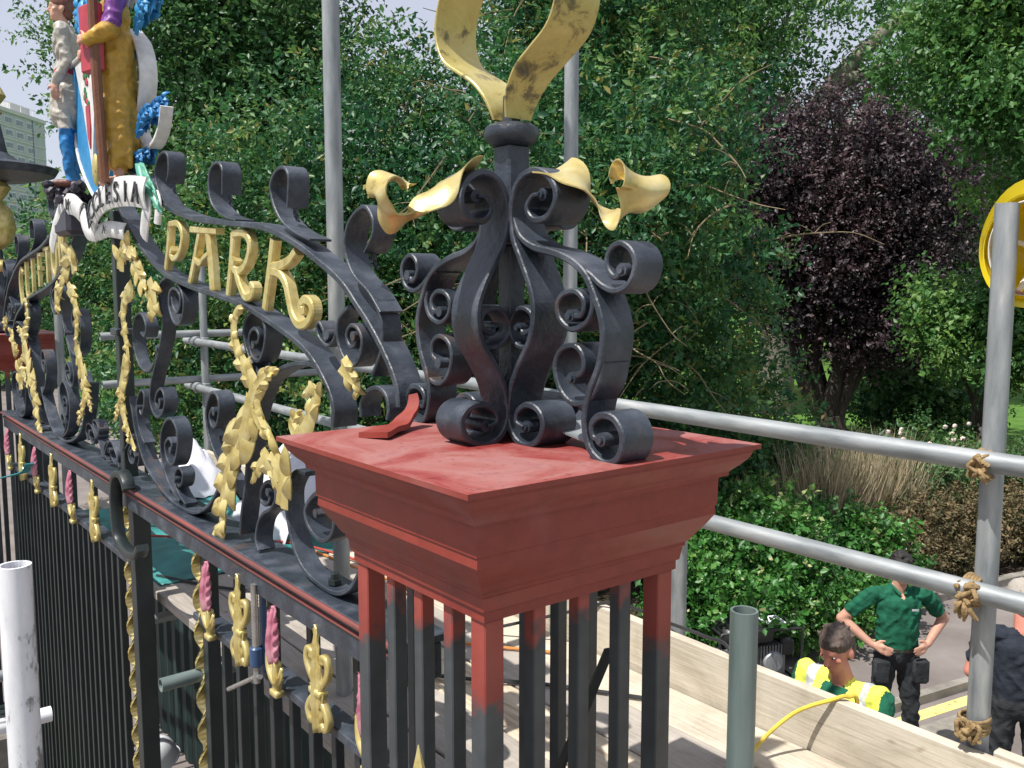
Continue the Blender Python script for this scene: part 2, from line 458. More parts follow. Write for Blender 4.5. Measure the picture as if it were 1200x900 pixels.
def frond(path, to3, W, seed=0, thick=.004, sp=.30, depth=.016, stem=.21):
    """cast acanthus frond: a ridged stem with curling leaflets on both sides"""
    P = catmull([(p[0], p[1], 0) for p in path], 8); m = len(P); rr = random.Random(seed)
    Ls = [0]
    for i in range(1, m): Ls.append(Ls[-1] + (P[i] - P[i - 1]).length)
    tot = Ls[-1]
    def at(t):
        L = max(0, min(1, t)) * tot
        for i in range(1, m):
            if Ls[i] >= L: break
        q = (L - Ls[i - 1]) / max(1e-9, Ls[i] - Ls[i - 1]); d = (P[i] - P[i - 1]).normalized()
        return P[i - 1].lerp(P[i], q), d
    def blade(b, a0, a1, L, w, s0, up, tipc):
        V, F = [], []; n = 7; p = Vector((b.x, b.y, 0)); rows = []
        for j in range(n + 1):
            u = j / n; a = a0 + (a1 - a0) * u; dx, dy = cos(a), sin(a)
            hw = w * (sin(pi * min(1, .12 + .88 * u)) ** .75) * (1 - .25 * u) + .0012
            s = s0 - up * sin(pi * u * .9) + tipc * u * u * u
            rows.append((p.x, p.y, -dy, dx, hw, s)); p = p + Vector((dx, dy, 0)) * (L / n)
        for back in (0, 1):
            for (x, y, nx, ny, hw, s) in rows:
                for v in (-1, -.5, 0, .5, 1):
                    V.append(tuple(to3(x + nx * hw * v, y + ny * hw * v, s + (hw * .45 * abs(v) ** 1.3) - (.0025 if v == 0 else 0) + (thick if back else 0))))
        o = (n + 1) * 5
        for j in range(n):
            for k in range(4):
                a = j * 5 + k; F += [(a, a + 1, a + 6, a + 5), (o + a, o + a + 5, o + a + 6, o + a + 1)]
            for k in (0, 4):
                a = j * 5 + k; F.append((a, a + 5, o + a + 5, o + a))
        for k in range(4): F += [(k, o + k, o + k + 1, k + 1), (n * 5 + k, n * 5 + k + 1, o + n * 5 + k + 1, o + n * 5 + k)]
        return V, F
    g = []
    n = max(2, round(tot / (W * sp)))
    for k in range(n):
        t = (k + .25) / n * .9
        env = (.55 + .45 * sin(pi * min(1, t * .8 + .25))) * (1 - .35 * t)
        b, d = at(t); th = math.atan2(d.y, d.x)
        for sg in (-1, 1):
            L = W * .62 * env * rr.uniform(.85, 1.12); a = th + sg * rr.uniform(.62, .85)
            g.append(blade(b + d * (.1 * W * (sg > 0)), a, a - sg * rr.uniform(.2, .7), L, L * .36, -.002 * (k % 3), depth * rr.uniform(.7, 1.2), depth * rr.uniform(-.8, 1.2)))
    # main stem and tip
    V, F = [], []
    for i, p in enumerate(P):
        d = (P[min(i + 1, m - 1)] - P[max(i - 1, 0)]).normalized(); nx, ny = -d.y, d.x
        q = Ls[i] / tot; hw = W * stem * (1 - .7 * q) + .003
        for v, s in ((-1, .002), (-.5, -.010 * (1 - .6 * q)), (0, -.004), (.5, -.010 * (1 - .6 * q)), (1, .002), (0, .006)):
            V.append(tuple(to3(p.x + nx * hw * v, p.y + ny * hw * v, s - .006)))
    for i in range(m - 1):
        for k in range(6):
            a, b2 = i * 6 + k, i * 6 + (k + 1) % 6; F.append((a, a + 6, b2 + 6, b2))
    F += [tuple(range(6)), tuple((m - 1) * 6 + k for k in range(5, -1, -1))]
    g.append((V, F))
    b, d = at(.93); th = math.atan2(d.y, d.x)
    g.append(blade(b, th, th + rr.uniform(-.3, .3), W * .30, W * .09, -.004, depth * .6, 0))
    return join(*g)

def stroke(path, to3, w, t, n=5):
    """flat letter stroke lying in the plane: width w in the plane, thickness t across"""
    P = catmull([(p[0], p[1], 0) for p in path], n)
    m = len(P); V, F = [], []
    for i in range(m):
        a, b = P[max(i - 1, 0)], P[min(i + 1, m - 1)]
        d = (b - a); d = d.normalized() if d.length > 1e-9 else Vector((1, 0, 0))
        nx, ny = -d.y, d.x
        h = w / 2; c = h * .3
        for (o, s) in ((-h, -t / 2 + c), (-h + c, -t / 2), (h - c, -t / 2), (h, -t / 2 + c), (h, t / 2), (-h, t / 2)):
            V.append(tuple(to3(P[i].x + nx * o, P[i].y + ny * o, s)))
    for i in range(m - 1):
        for k in range(6):
            a, b = i * 6 + k, i * 6 + (k + 1) % 6
            F.append((a, a + 6, b + 6, b))
    F.append(tuple(range(6))); F.append(tuple((m - 1) * 6 + k for k in range(5, -1, -1)))
    return V, F

def fix_normals(o):
    bm = bmesh.new(); bm.from_mesh(o.data)
    bmesh.ops.recalc_face_normals(bm, faces=bm.faces); bm.to_mesh(o.data); bm.free()
    return o

def gobj(name, geo, mat, parent=None, smooth=False, loc=None):
    return fix_normals(obj(name, geo, mat, parent, loc, smooth))

def autosmooth(o, ang=40):
    bm = bmesh.new(); bm.from_mesh(o.data)
    for f in bm.faces: f.smooth = True
    for e in bm.edges:
        e.smooth = not (len(e.link_faces) == 2 and e.calc_face_angle(0) > RAD(ang))
    bm.to_mesh(o.data); bm.free()
    return o
GATE = {'upper':[(2.8586,4.2402),(2.583,4.14),(2.3849,4.0569),(2.1111,3.9989),(1.8141,3.9668),(1.5507,3.9412),(1.3976,3.9107),(1.2578,3.8687),(1.1544,3.8283),(1.0571,3.7882),(0.9928,3.7526),(0.9444,3.716),(0.8806,3.6683),(0.8197,3.6121),(0.7728,3.5591),(0.7464,3.5141),(0.7397,3.4719)],'lower':[(3.0823,4.1323),(2.9165,4.0277),(2.76,3.9327),(2.4964,3.8243),(2.1813,3.764),(1.9287,3.7343),(1.6911,3.7027),(1.5066,3.6612),(1.3859,3.6294),(1.2732,3.5948),(1.1992,3.5605),(1.139,3.5176),(1.0956,3.4747),(1.0729,3.4309),(1.0799,3.384)],'curl1':[(2.2896,4.0377),(2.4029,4.0739),(2.4879,4.1317),(2.5216,4.196),(2.4726,4.2483),(2.4092,4.2629),(2.3619,4.2419),(2.3586,4.1889),(2.3836,4.1477)],'curl2':[(1.7187,3.9692),(1.8124,3.9859),(1.879,4.0096),(1.9311,4.0413),(1.9504,4.0907),(1.9375,4.1401),(1.8956,4.1635),(1.8494,4.1612),(1.8216,4.1338),(1.8253,4.0933),(1.8285,4.0581)],'curl3':[(1.1929,3.8846),(1.2722,3.9046),(1.3438,3.9297),(1.3944,3.9593),(1.4335,4.0035),(1.4483,4.0538),(1.4097,4.0891),(1.3565,4.0956),(1.3238,4.0709),(1.3266,4.0239),(1.3349,3.9818)],'curl4':[(0.8213,3.6947),(0.8781,3.744),(0.9334,3.7737),(0.9681,3.7999),(0.9939,3.8393),(0.9969,3.8782),(0.9725,3.9197),(0.927,3.9463),(0.8839,3.9495),(0.8514,3.9167),(0.8568,3.8781),(0.8962,3.8404)],'u_right':[(1.2604,3.2243),(1.3228,3.2218),(1.3714,3.1909),(1.4043,3.1438),(1.3964,3.075),(1.3596,2.9917),(1.293,2.938),(1.1892,2.9167),(1.0905,2.9187),(1.0105,2.9546),(0.9519,3.0208),(0.9267,3.0906),(0.9512,3.1644),(1.0246,3.2006),(1.1337,3.1973),(1.2196,3.1672),(1.2718,3.1176),(1.252,3.0715),(1.1774,3.0481),(1.1138,3.0767),(1.0965,3.1234),(1.1469,3.1372),(1.2004,3.1217)],'s_foot':[(1.6267,2.9139),(1.6448,2.9492),(1.6195,3.0107),(1.5763,3.0471),(1.5218,3.0714),(1.4807,3.1115),(1.491,3.1469),(1.5356,3.1553),(1.5838,3.128),(1.5935,3.0878),(1.5608,3.0775),(1.5264,3.1003),(1.5312,3.1237)],'u_mid':[(3.0062,3.2852),(2.9772,3.2205),(2.939,3.1351),(2.8425,3.0295),(2.7089,2.9669),(2.5575,2.9294),(2.413,2.9116),(2.2367,2.9193),(2.1053,2.961),(2.0139,3.0157),(1.9321,3.097),(1.8857,3.1698)],'stem':[(1.7754,2.9377),(1.754,3.0176),(1.7174,3.1102),(1.696,3.1984),(1.6833,3.27),(1.6577,3.3285),(1.6185,3.3901),(1.5674,3.4459),(1.5128,3.482),(1.4357,3.5108),(1.3508,3.5317),(1.2762,3.5414),(1.2055,3.5411),(1.1488,3.5262),(1.1145,3.4985)],'roll_a':[(1.6109,3.4017),(1.5594,3.4651),(1.6101,3.5013),(1.6617,3.544),(1.6926,3.5968),(1.6816,3.6461),(1.6305,3.6795),(1.5768,3.6778),(1.5329,3.6528),(1.5229,3.6116),(1.539,3.5666),(1.5811,3.5299),(1.6277,3.5378),(1.6522,3.5769),(1.6425,3.6123),(1.6072,3.6296),(1.5749,3.6148),(1.5764,3.5937),(1.611,3.5789)],'roll_b':[(1.7654,3.0587),(1.89,3.1218),(1.9972,3.1895),(2.0501,3.2525),(2.0603,3.3215),(2.0205,3.38),(1.9773,3.3959),(1.9385,3.3758),(1.9345,3.3319),(1.9634,3.2841),(2.0058,3.273),(2.0277,3.3068),(1.9996,3.337),(1.9757,3.3275)],'roll_c':[(2.3903,2.9328),(2.4985,2.9746),(2.5661,3.0327),(2.6001,3.1078),(2.5793,3.1836),(2.5188,3.2354),(2.4542,3.2495),(2.3967,3.2196),(2.3827,3.1682),(2.4216,3.0959),(2.477,3.0638),(2.5273,3.0836),(2.5425,3.1331),(2.4957,3.1668),(2.4559,3.1517),(2.4698,3.1227)],'roll_d':[(2.3311,2.9306),(2.4077,2.9566),(2.4541,2.9959),(2.4382,3.0427),(2.3951,3.063),(2.3573,3.0457),(2.3717,3.0066),(2.414,2.9893),(2.4315,3.0133)],'s_big':[(2.3961,3.7231),(2.3808,3.6846),(2.3435,3.666),(2.3016,3.6921),(2.3064,3.733),(2.3623,3.7552),(2.4139,3.7424),(2.4306,3.6904),(2.3964,3.6392),(2.3488,3.6211),(2.2986,3.6353),(2.2648,3.68),(2.2689,3.7269),(2.3213,3.7709),(2.4068,3.8003),(2.5125,3.7818),(2.551,3.7322),(2.5182,3.6561),(2.5277,3.5825),(2.6066,3.4772),(2.6865,3.3851),(2.7206,3.3047),(2.6929,3.2544),(2.6275,3.237),(2.5575,3.2688),(2.5295,3.3194),(2.5677,3.3568),(2.6252,3.338),(2.6535,3.2936),(2.6111,3.277),(2.574,3.3083)],'u_small':[(2.8127,3.572),(2.7667,3.5596),(2.738,3.5957),(2.7674,3.637),(2.8249,3.6534),(2.8897,3.6305),(2.9232,3.5752),(2.9194,3.5171),(2.8795,3.4501),(2.7992,3.4157),(2.716,3.4215),(2.6422,3.4612),(2.5901,3.519)],'s_low':[(2.8323,3.1008),(2.8994,3.1474),(2.9265,3.2185),(2.9181,3.2749),(2.8611,3.3242),(2.8139,3.3139),(2.8212,3.2626),(2.8638,3.2216),(2.8971,3.2475)],'roll_x1':[(1.1034,3.6302),(1.1342,3.6152),(1.1433,3.6379),(1.1679,3.6603),(1.1842,3.6482),(1.17,3.6183),(1.1249,3.5995),(1.0842,3.6173),(1.058,3.6589)],'roll_x2':[(0.9948,3.7046),(1.0428,3.6772),(1.0588,3.6409),(1.0463,3.5965),(1.0098,3.5628),(0.9685,3.5566),(0.936,3.5804),(0.9256,3.6241),(0.9512,3.6534),(0.9875,3.6566),(1.0071,3.6295),(0.9896,3.6038),(0.9619,3.6095),(0.9611,3.6313)],'roll_x3':[(0.8535,3.7232),(0.8263,3.6657),(0.828,3.6075),(0.8544,3.564),(0.8764,3.5371)],'roll_x4':[(0.9327,3.4258),(0.9314,3.4632),(0.895,3.497),(0.8435,3.5078),(0.8068,3.4922),(0.7955,3.4599),(0.8044,3.4338)],'foot1':[(2.9483,2.9873),(2.9162,3.0335),(2.9487,3.0701),(3.0262,3.0708),(3.086,3.0279),(3.0654,2.9884),(3.0125,2.9888),(2.9813,3.0239),(3.0182,3.0376)],'foot2':[(3.254,2.9318),(3.2881,2.987),(3.3542,3.0303),(3.4457,3.0262),(3.4996,2.9856),(3.476,2.943),(3.3973,2.9547),(3.3753,2.9948)],'foot3':[(3.2248,2.9364),(3.1556,3.018),(3.063,3.0889),(3.1143,3.1054),(3.1749,3.0702),(3.1531,3.034)]}
LETTER = {'P':[([(2.4056,3.9991),(2.4245,3.9265),(2.4672,3.8274)],0.03),([(2.406,3.996),(2.3088,3.9935),(2.2654,3.9602),(2.2699,3.9202),(2.3122,3.8811),(2.372,3.8671),(2.3996,3.8839),(2.3773,3.9055)],0.022)],'A':[([(2.0784,3.9566),(2.13,3.8754),(2.2035,3.7703)],0.032),([(2.0034,3.9528),(1.9874,3.8651),(1.9744,3.7457)],0.036),([(2.1647,3.9641),(2.0447,3.9549),(1.908,3.945)],0.022),([(2.1318,3.8574),(2.0816,3.8412),(2.046,3.8581),(1.9947,3.8741)],0.018)],'R':[([(1.7732,3.9326),(1.7953,3.8456),(1.8349,3.7317)],0.032),([(1.7735,3.9299),(1.6882,3.9284),(1.6421,3.9024),(1.6451,3.8629),(1.6823,3.8265),(1.7402,3.8087),(1.7824,3.8232),(1.7656,3.8503)],0.026),([(1.7545,3.809),(1.7227,3.7594),(1.6831,3.7269),(1.6349,3.7298),(1.6196,3.7538),(1.639,3.7645)],0.026)],'K':[([(1.462,3.8996),(1.4925,3.8122),(1.5387,3.6913)],0.034),([(1.3067,3.8592),(1.3535,3.834),(1.4127,3.8207),(1.4798,3.817)],0.028),([(1.4744,3.8043),(1.4203,3.7959),(1.3806,3.7682),(1.36,3.7238),(1.3396,3.6797),(1.3017,3.6513),(1.2519,3.6552),(1.2131,3.6823),(1.2169,3.7106),(1.2538,3.7221),(1.2819,3.7074),(1.2718,3.6907),(1.2499,3.6935)],0.026)]}
LEAF = {'branch_leaf_up':([(1.5867,3.3994),(1.5631,3.4469),(1.6136,3.4909),(1.6721,3.5384),(1.7104,3.5909),(1.7135,3.6399),(1.6889,3.6785),(1.646,3.69)],0.075),'branch_leaf_down':([(1.5863,3.4048),(1.6327,3.3323),(1.7163,3.2583),(1.79,3.1711),(1.8442,3.0749),(1.8761,2.9802),(1.8727,2.9303),(1.9144,2.9092),(1.9452,2.9269)],0.15),'branch_leaf_right':([(1.5732,3.4008),(1.5361,3.4571),(1.4566,3.4997),(1.3945,3.5143)],0.06),'branch_leaf_tip':([(1.5594,3.4074),(1.543,3.3613),(1.5064,3.3286),(1.4628,3.3156)],0.06),'urn_leaf':([(1.3839,3.1128),(1.3743,3.1712),(1.3831,3.221),(1.4227,3.2666),(1.4393,3.2953)],0.12),'urn_leaf_left':([(1.4044,3.1712),(1.4386,3.2123),(1.5009,3.2236),(1.5619,3.1928),(1.5914,3.1554)],0.07),'tall_leaf':([(1.2554,3.3346),(1.199,3.3707),(1.1646,3.4221),(1.1369,3.4601),(1.167,3.4785),(1.2049,3.4609)],0.07),'tall_leaf_small':([(1.266,3.343),(1.2924,3.3718),(1.2515,3.4033)],0.055),'side_leaf':([(0.9818,3.5562),(0.9462,3.5325),(0.9113,3.5135),(0.9119,3.4962)],0.06),'post_leaf_top':([(2.9736,3.8361),(2.9504,3.9004),(2.8464,3.9217),(2.7797,3.8812),(2.7171,3.8246),(2.6442,3.7727),(2.5944,3.7288),(2.5796,3.6752)],0.12),'post_leaf_blossom':([(2.5894,3.7656),(2.5502,3.7323),(2.5339,3.6925),(2.5819,3.6583)],0.09),'post_leaf_mid':([(2.8225,3.7561),(2.9149,3.7203),(2.9647,3.6472),(2.9515,3.5672),(2.9255,3.488),(2.9195,3.4445)],0.075),'post_leaf_low':([(2.9429,3.4577),(2.9937,3.3804),(3.0445,3.3088),(3.0432,3.2332),(3.001,3.1661),(2.9439,3.1168),(2.8758,3.0665)],0.075),'post_leaf_bud':([(3.0201,3.2959),(3.1118,3.2262),(3.1629,3.1665)],0.05)}
FINIAL = {'main':[(0.136,0.4893),(0.1132,0.4863),(0.0977,0.4647),(0.1185,0.4422),(0.1562,0.4447),(0.1804,0.4699),(0.1802,0.4982),(0.1556,0.5241),(0.118,0.5359),(0.0792,0.5252),(0.0552,0.496),(0.0472,0.4565),(0.0554,0.4092),(0.0823,0.3614),(0.1088,0.3112),(0.1194,0.2649),(0.1066,0.2094),(0.0694,0.1547),(0.0447,0.1026),(0.0391,0.0477),(0.0614,0.01),(0.0995,-0.0006),(0.1362,0.018),(0.1489,0.0499),(0.1333,0.0751),(0.0992,0.0818),(0.0696,0.065),(0.0669,0.0438),(0.0887,0.036)],'inner':[(0.1143,0.2331),(0.104,0.2076),(0.0693,0.1924),(0.0363,0.2046),(0.0222,0.2318),(0.0363,0.2599),(0.0637,0.2723),(0.0932,0.261),(0.096,0.2359),(0.072,0.2215),(0.0556,0.2329)],'outer':[(0.0499,0.4513),(0.0715,0.4134),(0.1136,0.3902),(0.169,0.3786),(0.2219,0.3612),(0.259,0.3356),(0.2819,0.3002),(0.3,0.2622),(0.3072,0.2242),(0.297,0.1715),(0.2731,0.1228),(0.2602,0.0693),(0.2746,0.0185),(0.3152,-0.004),(0.3494,0.012),(0.3592,0.0501),(0.3376,0.0796),(0.3028,0.0819),(0.2807,0.0637),(0.2856,0.0406),(0.3101,0.0391)],'outer_roll':[(0.2313,0.3516),(0.268,0.3355),(0.2992,0.3154),(0.3336,0.3063),(0.3665,0.3195),(0.3801,0.3514),(0.3695,0.3763),(0.3426,0.389),(0.3176,0.3766),(0.3116,0.3499),(0.3311,0.3302),(0.3517,0.3432)],'ring1':[(0.2728,0.3078),(0.2755,0.2771),(0.2601,0.2489),(0.2209,0.2351),(0.1872,0.2533),(0.1796,0.2821),(0.1988,0.3015),(0.2318,0.3047),(0.2528,0.2861),(0.2462,0.2626),(0.2183,0.2604)],'ring2':[(0.3035,0.1781),(0.2931,0.1386),(0.2643,0.1047),(0.2224,0.0974),(0.1884,0.1202),(0.1732,0.1617),(0.1877,0.1935),(0.2236,0.2049),(0.2494,0.1904),(0.2521,0.1606),(0.2243,0.1442)],'leaf':[(0.124,0.5349),(0.1736,0.5267),(0.2072,0.5032),(0.2353,0.4762),(0.2673,0.445),(0.2916,0.4389),(0.3216,0.4414),(0.3486,0.4469),(0.3686,0.467),(0.3722,0.4866),(0.3537,0.507),(0.3267,0.517),(0.3013,0.5123),(0.2929,0.4998)],'cup':[(0.0488,0.6504),(0.0515,0.676),(0.0621,0.7033),(0.0883,0.7337),(0.1338,0.7623),(0.1772,0.7881),(0.2004,0.8201),(0.2093,0.8593),(0.1996,0.9031),(0.1713,0.9481),(0.1277,0.9867)],'post':[(-0.0046,0.6361),(-0.022,0.0309)]}
HOLLY_A = [ (6.95, 7.54, 6.73, 1.29, 1.21, 1.23), (6.06, 9.01, 5.12, 1.50, 1.10, 1.50), (6.06, 6.32, 4.79, 1.59, 1.21, 1.38), (6.33, 7.88, 3.10, 2.09, 1.21, 1.48), (7.39, 6.31, 3.86, 1.17, 1.10, 1.23), (7.84, 7.22, 2.28, 1.63, 0.99, 0.94), (8.48, 6.05, 2.89, 0.85, 0.88, 0.74), (10.32, 7.28, 1.69, 1.11, 0.88, 0.61), (5.15, 8.46, 2.91, 1.34, 1.10, 1.34), (8.83, 8.09, 6.31, 1.25, 1.10, 1.38), (7.45, 7.55, 8.07, 1.49, 1.32, 1.06), (6.22, 8.48, 1.48, 1.97, 0.99, 0.86), (6.90, 6.88, 1.42, 1.34, 0.88, 0.67), (6.69, 7.65, 5.78, 0.60, 0.60, 0.50), (5.30, 7.21, 3.85, 0.60, 0.60, 0.50), (7.58, 6.31, 4.88, 0.50, 0.60, 0.50), (6.20, 6.18, 3.37, 0.60, 0.60, 0.45), (5.73, 8.89, 6.48, 0.55, 0.50, 0.45), (7.44, 5.74, 2.66, 0.60, 0.50, 0.40) ]
HOLLY_B = [ (4.82, 9.52, 5.61, 1.20, 1.20, 1.56), (4.40, 10.24, 3.87, 1.44, 1.20, 1.56), (3.88, 11.27, 2.80, 1.44, 1.20, 1.20), (4.91, 9.06, 3.86, 1.20, 1.20, 1.44), (4.19, 10.16, 2.05, 1.32, 0.96, 0.84), (3.66, 12.32, 3.63, 0.96, 1.08, 1.32), (4.63, 9.06, 2.24, 1.20, 0.96, 0.84), (3.34, 12.43, 2.50, 0.96, 0.96, 0.96), (2.80, 14.49, 3.21, 1.20, 0.96, 1.44), (3.30, 15.81, 4.50, 0.96, 0.96, 0.96) ]
BROAD = [ (4.76, 14.31, 7.74, 1.90, 1.60, 1.60), (5.38, 13.59, 6.04, 1.70, 1.50, 1.40), (4.13, 13.91, 5.82, 1.00, 1.00, 1.20), (6.16, 13.86, 7.88, 1.20, 1.30, 1.30), (5.23, 14.83, 9.64, 2.30, 2.00, 1.40), (2.86, 17.13, 7.98, 0.35, 0.40, 0.55), (3.49, 16.72, 8.62, 0.80, 0.80, 0.80), (3.29, 18.02, 7.63, 0.20, 0.30, 0.30), (3.58, 14.79, 4.33, 1.30, 1.00, 1.00), (3.71, 15.77, 7.58, 0.70, 0.80, 1.00), (7.23, 13.57, 7.25, 0.60, 0.80, 0.50) ]
PURPLE = [ (16.02, 11.50, 5.47, 1.30, 1.40, 1.30), (17.24, 10.58, 5.85, 2.20, 1.80, 1.60), (18.55, 9.47, 5.28, 1.30, 1.50, 1.80), (16.81, 11.65, 6.49, 1.30, 1.40, 1.20), (17.08, 9.76, 3.58, 1.60, 1.40, 1.20), (18.58, 9.20, 3.38, 0.80, 1.00, 1.10), (16.69, 10.82, 4.33, 1.30, 1.20, 1.00), (18.82, 10.73, 6.76, 2.00, 1.50, 0.80), (20.35, 9.44, 6.16, 1.00, 1.20, 1.10), (16.96, 9.84, 2.46, 1.20, 1.00, 0.60) ]
MAPLE = [ (13.46, 5.47, 7.54, 0.85, 0.90, 0.75), (13.29, 4.78, 6.23, 0.70, 0.80, 0.75), (14.18, 5.04, 8.63, 1.20, 1.20, 0.90), (13.72, 4.97, 5.36, 0.45, 0.60, 0.30), (13.48, 6.15, 7.95, 0.40, 0.60, 0.40) ]
MAPLE_LOW = [ (14.61, 5.89, 3.12, 0.80, 0.80, 0.50), (15.16, 5.42, 2.91, 0.80, 0.70, 0.60), (14.63, 6.57, 3.54, 0.45, 0.50, 0.35), (15.32, 5.39, 3.62, 0.70, 0.60, 0.50) ]
BACK = [ (20.59, 17.58, 10.95, 3.00, 2.20, 2.40), (22.27, 16.39, 11.97, 2.60, 2.20, 2.00), (22.87, 16.71, 8.29, 2.00, 2.20, 1.40), (27.13, 13.48, 9.35, 2.80, 2.00, 1.80), (27.89, 14.59, 12.58, 1.20, 1.50, 0.90), (18.61, 19.23, 11.46, 2.50, 2.00, 2.50), (31.13, 12.43, 6.05, 3.50, 2.00, 2.60), (21.99, 16.85, 13.76, 3.00, 2.00, 1.20), (26.26, 16.10, 14.23, 2.40, 2.00, 0.90), (29.26, 13.65, 13.68, 2.00, 2.00, 0.90) ]
IVY = [ (6.50, 4.56, 0.70, 0.80, 0.60, 0.75), (7.75, 4.60, 0.72, 0.85, 0.70, 0.70), (7.72, 5.16, 0.89, 1.00, 0.70, 0.55), (8.14, 4.25, 0.43, 0.70, 0.60, 0.60), (9.01, 4.62, 0.68, 0.70, 0.60, 0.45), (6.14, 4.68, 0.47, 0.45, 0.50, 0.65), (7.15, 4.39, 0.42, 0.75, 0.60, 0.55), (9.06, 5.37, 0.81, 0.75, 0.60, 0.35) ]

def W(o, root):
    """child given in world coordinates under a root that only has a location"""
    o.parent = root
    o.matrix_parent_inverse = Matrix.Translation(-Vector(root.location))
    return o

# ------------------------------------------------------------------ ground
def sheet(name, poly, z, mat, kind='structure'):
    bm = bmesh.new()
    vs = [bm.verts.new((x, y, z)) for x, y in poly]
    f = bm.faces.new(vs)
    bmesh.ops.triangulate(bm, faces=[f])
    bmesh.ops.recalc_face_normals(bm, faces=bm.faces)
    if bm.faces and sum(f.normal.z for f in bm.faces) < 0: bmesh.ops.reverse_faces(bm, faces=bm.faces)
    me = bpy.data.meshes.new(name); bm.to_mesh(me); bm.free(); me.materials.append(mat)
    return tag(link(name, me), kind=kind)

M['lawn'] = simple('lawn_grass', [(.3, (.055, .13, .022)), (.6, (.095, .19, .035)), (.8, (.14, .23, .05))], 2.2, .9, 0, .5, 30, .03, spec=.15, detail=8)
M['tarmac'] = simple('brown_tarmac', [(.25, (.135, .115, .105)), (.5, (.19, .165, .155)), (.8, (.26, .23, .215))], 1.4, .92, 0, .45, 120, .006, spec=.2, detail=9)
M['soil'] = simple('dark_soil', var((.06, .048, .033), .5, 1.4), 6, .95, 0, .8, 30, .03, spec=.1)
M['stone'] = simple('kerb_stone', var((.24, .22, .19), .7, 1.25), 7, .9, 0, .5, 60, .005, spec=.2)
M['yellow_line'] = simple('worn_yellow_paint', [(.3, (.28, .24, .14)), (.42, (.60, .52, .18)), (.8, (.68, .62, .28))], 14, .8, 0, 0, spec=.2)

sheet('ground', [(-400, -400), (700, -400), (700, 700), (-400, 700)], 0, M['lawn'])
KERB = [(17, 2.6), (10.4, 3.86), (7.5, 4.42), (5.6, 5.0), (4.6, 6.4), (4.2, 9), (4.6, 14), (6.2, 24)]
sheet('road', [(-40, -30), (17, -30)] + KERB + [(7, 40), (-40, 40)], .004, M['tarmac'])
sheet('soil_bed', [(17, 2.7), (10.4, 3.96), (7.5, 4.52), (5.7, 5.1), (4.7, 6.5), (4.3, 9), (4.7, 14), (6.3, 24), (12, 26), (16, 18), (20, 13), (20, 6), (18, 3)], .003, M['soil'])
kerb = thing('kerb', None, None)
kerb['kind'] = 'structure'
_kv, _kf = box(-.44, .44, -.06, .06, -.1, .11, .012)
kmesh = mesh_from('kerb_stone', _kv, _kf, M['stone'])
for a, b in zip(KERB[:-1], KERB[1:]):
    A, B = Vector((*a, 0)), Vector((*b, 0)); d = B - A; n = max(1, round(d.length / .9))
    for i in range(n):
        c = A + d * ((i + .5) / n)
        o = link('kerb_stone', kmesh, kerb, (c.x, c.y, random.uniform(-.008, .008)))
        o.rotation_euler = (0, 0, math.atan2(d.y, d.x) + random.uniform(-.01, .01)); o.scale = (d.length / n / .9, 1, 1)
# low timber edging with a worn yellow line, nearer the scaffold
edge = Vector((8.6 - 5.6, 2.28 - 2.86, 0)).normalized(); en = Vector((-edge.y, edge.x, 0))
def strip(name, off, w, z0, z1, mat, l0=-1.2, l1=4.2):
    c = Vector((6.8, 2.62, 0)) + en * off
    v, f = box(l0, l1, -w / 2, w / 2, z0, z1)
    R = Matrix.Translation(c) @ Matrix.Rotation(math.atan2(edge.y, edge.x), 4, 'Z')
    return tag(gobj(name, xf((v, f), R), mat), kind='structure')
strip('road_edging', .16, .09, 0, .09, M['stone'])
strip('road_marking', -.02, .13, .0, .009, M['yellow_line'])
strip('road_gutter', -.30, .30, .0, .0075, M['stone'])

# ------------------------------------------------------------------ the near pillar
PH = 3.44
SX, SY = .726, .697
YC = 3.38
CAP = [(0, 0), (.0095, 0), (.011, .011), (.018, .012), (.030, .018), (.044, .030), (.054, .041), (.058, .044), (.066, .045), (.068, .058), (.074, .059), (.125, .060), (.128, .063), (.145, .062), (.165, .074), (.188, .090), (.203, .099), (.206, .104), (.213, .104), (.217, .108), (.243, .112), (.246, .117), (.264, .117)]
def square_loft(prof, sx, sy, ztop):
    V, F = [], []
    for z, i in prof:
        V += [(i, i, ztop - z), (sx - i, i, ztop - z), (sx - i, sy - i, ztop - z), (i, sy - i, ztop - z)]
    for k in range(len(prof) - 1):
        for c in range(4):
            a, b = k * 4 + c, k * 4 + (c + 1) % 4
            F.append((a, a + 4, b + 4, b))
    F.append((0, 1, 2, 3)); e = (len(prof) - 1) * 4
    F.append((e + 3, e + 2, e + 1, e))
    return V, F

bar_mesh = {}
def bar_obj(root, x, y, s, z0, z1, thr, name='bar'):
    key = (round(s, 4), round(z1 - z0, 3))
    if key not in bar_mesh:
        v, f = box(-s / 2, s / 2, -s / 2, s / 2, 0, z1 - z0, .0025)
        bar_mesh[key] = mesh_from('bar', v, f, M['halfpaint'])
    o = link(name, bar_mesh[key], root, (x - root.location.x, y - root.location.y, z0 - root.location.z))
    o.color = (thr / 10.0, 0, 0, 1)
    return o

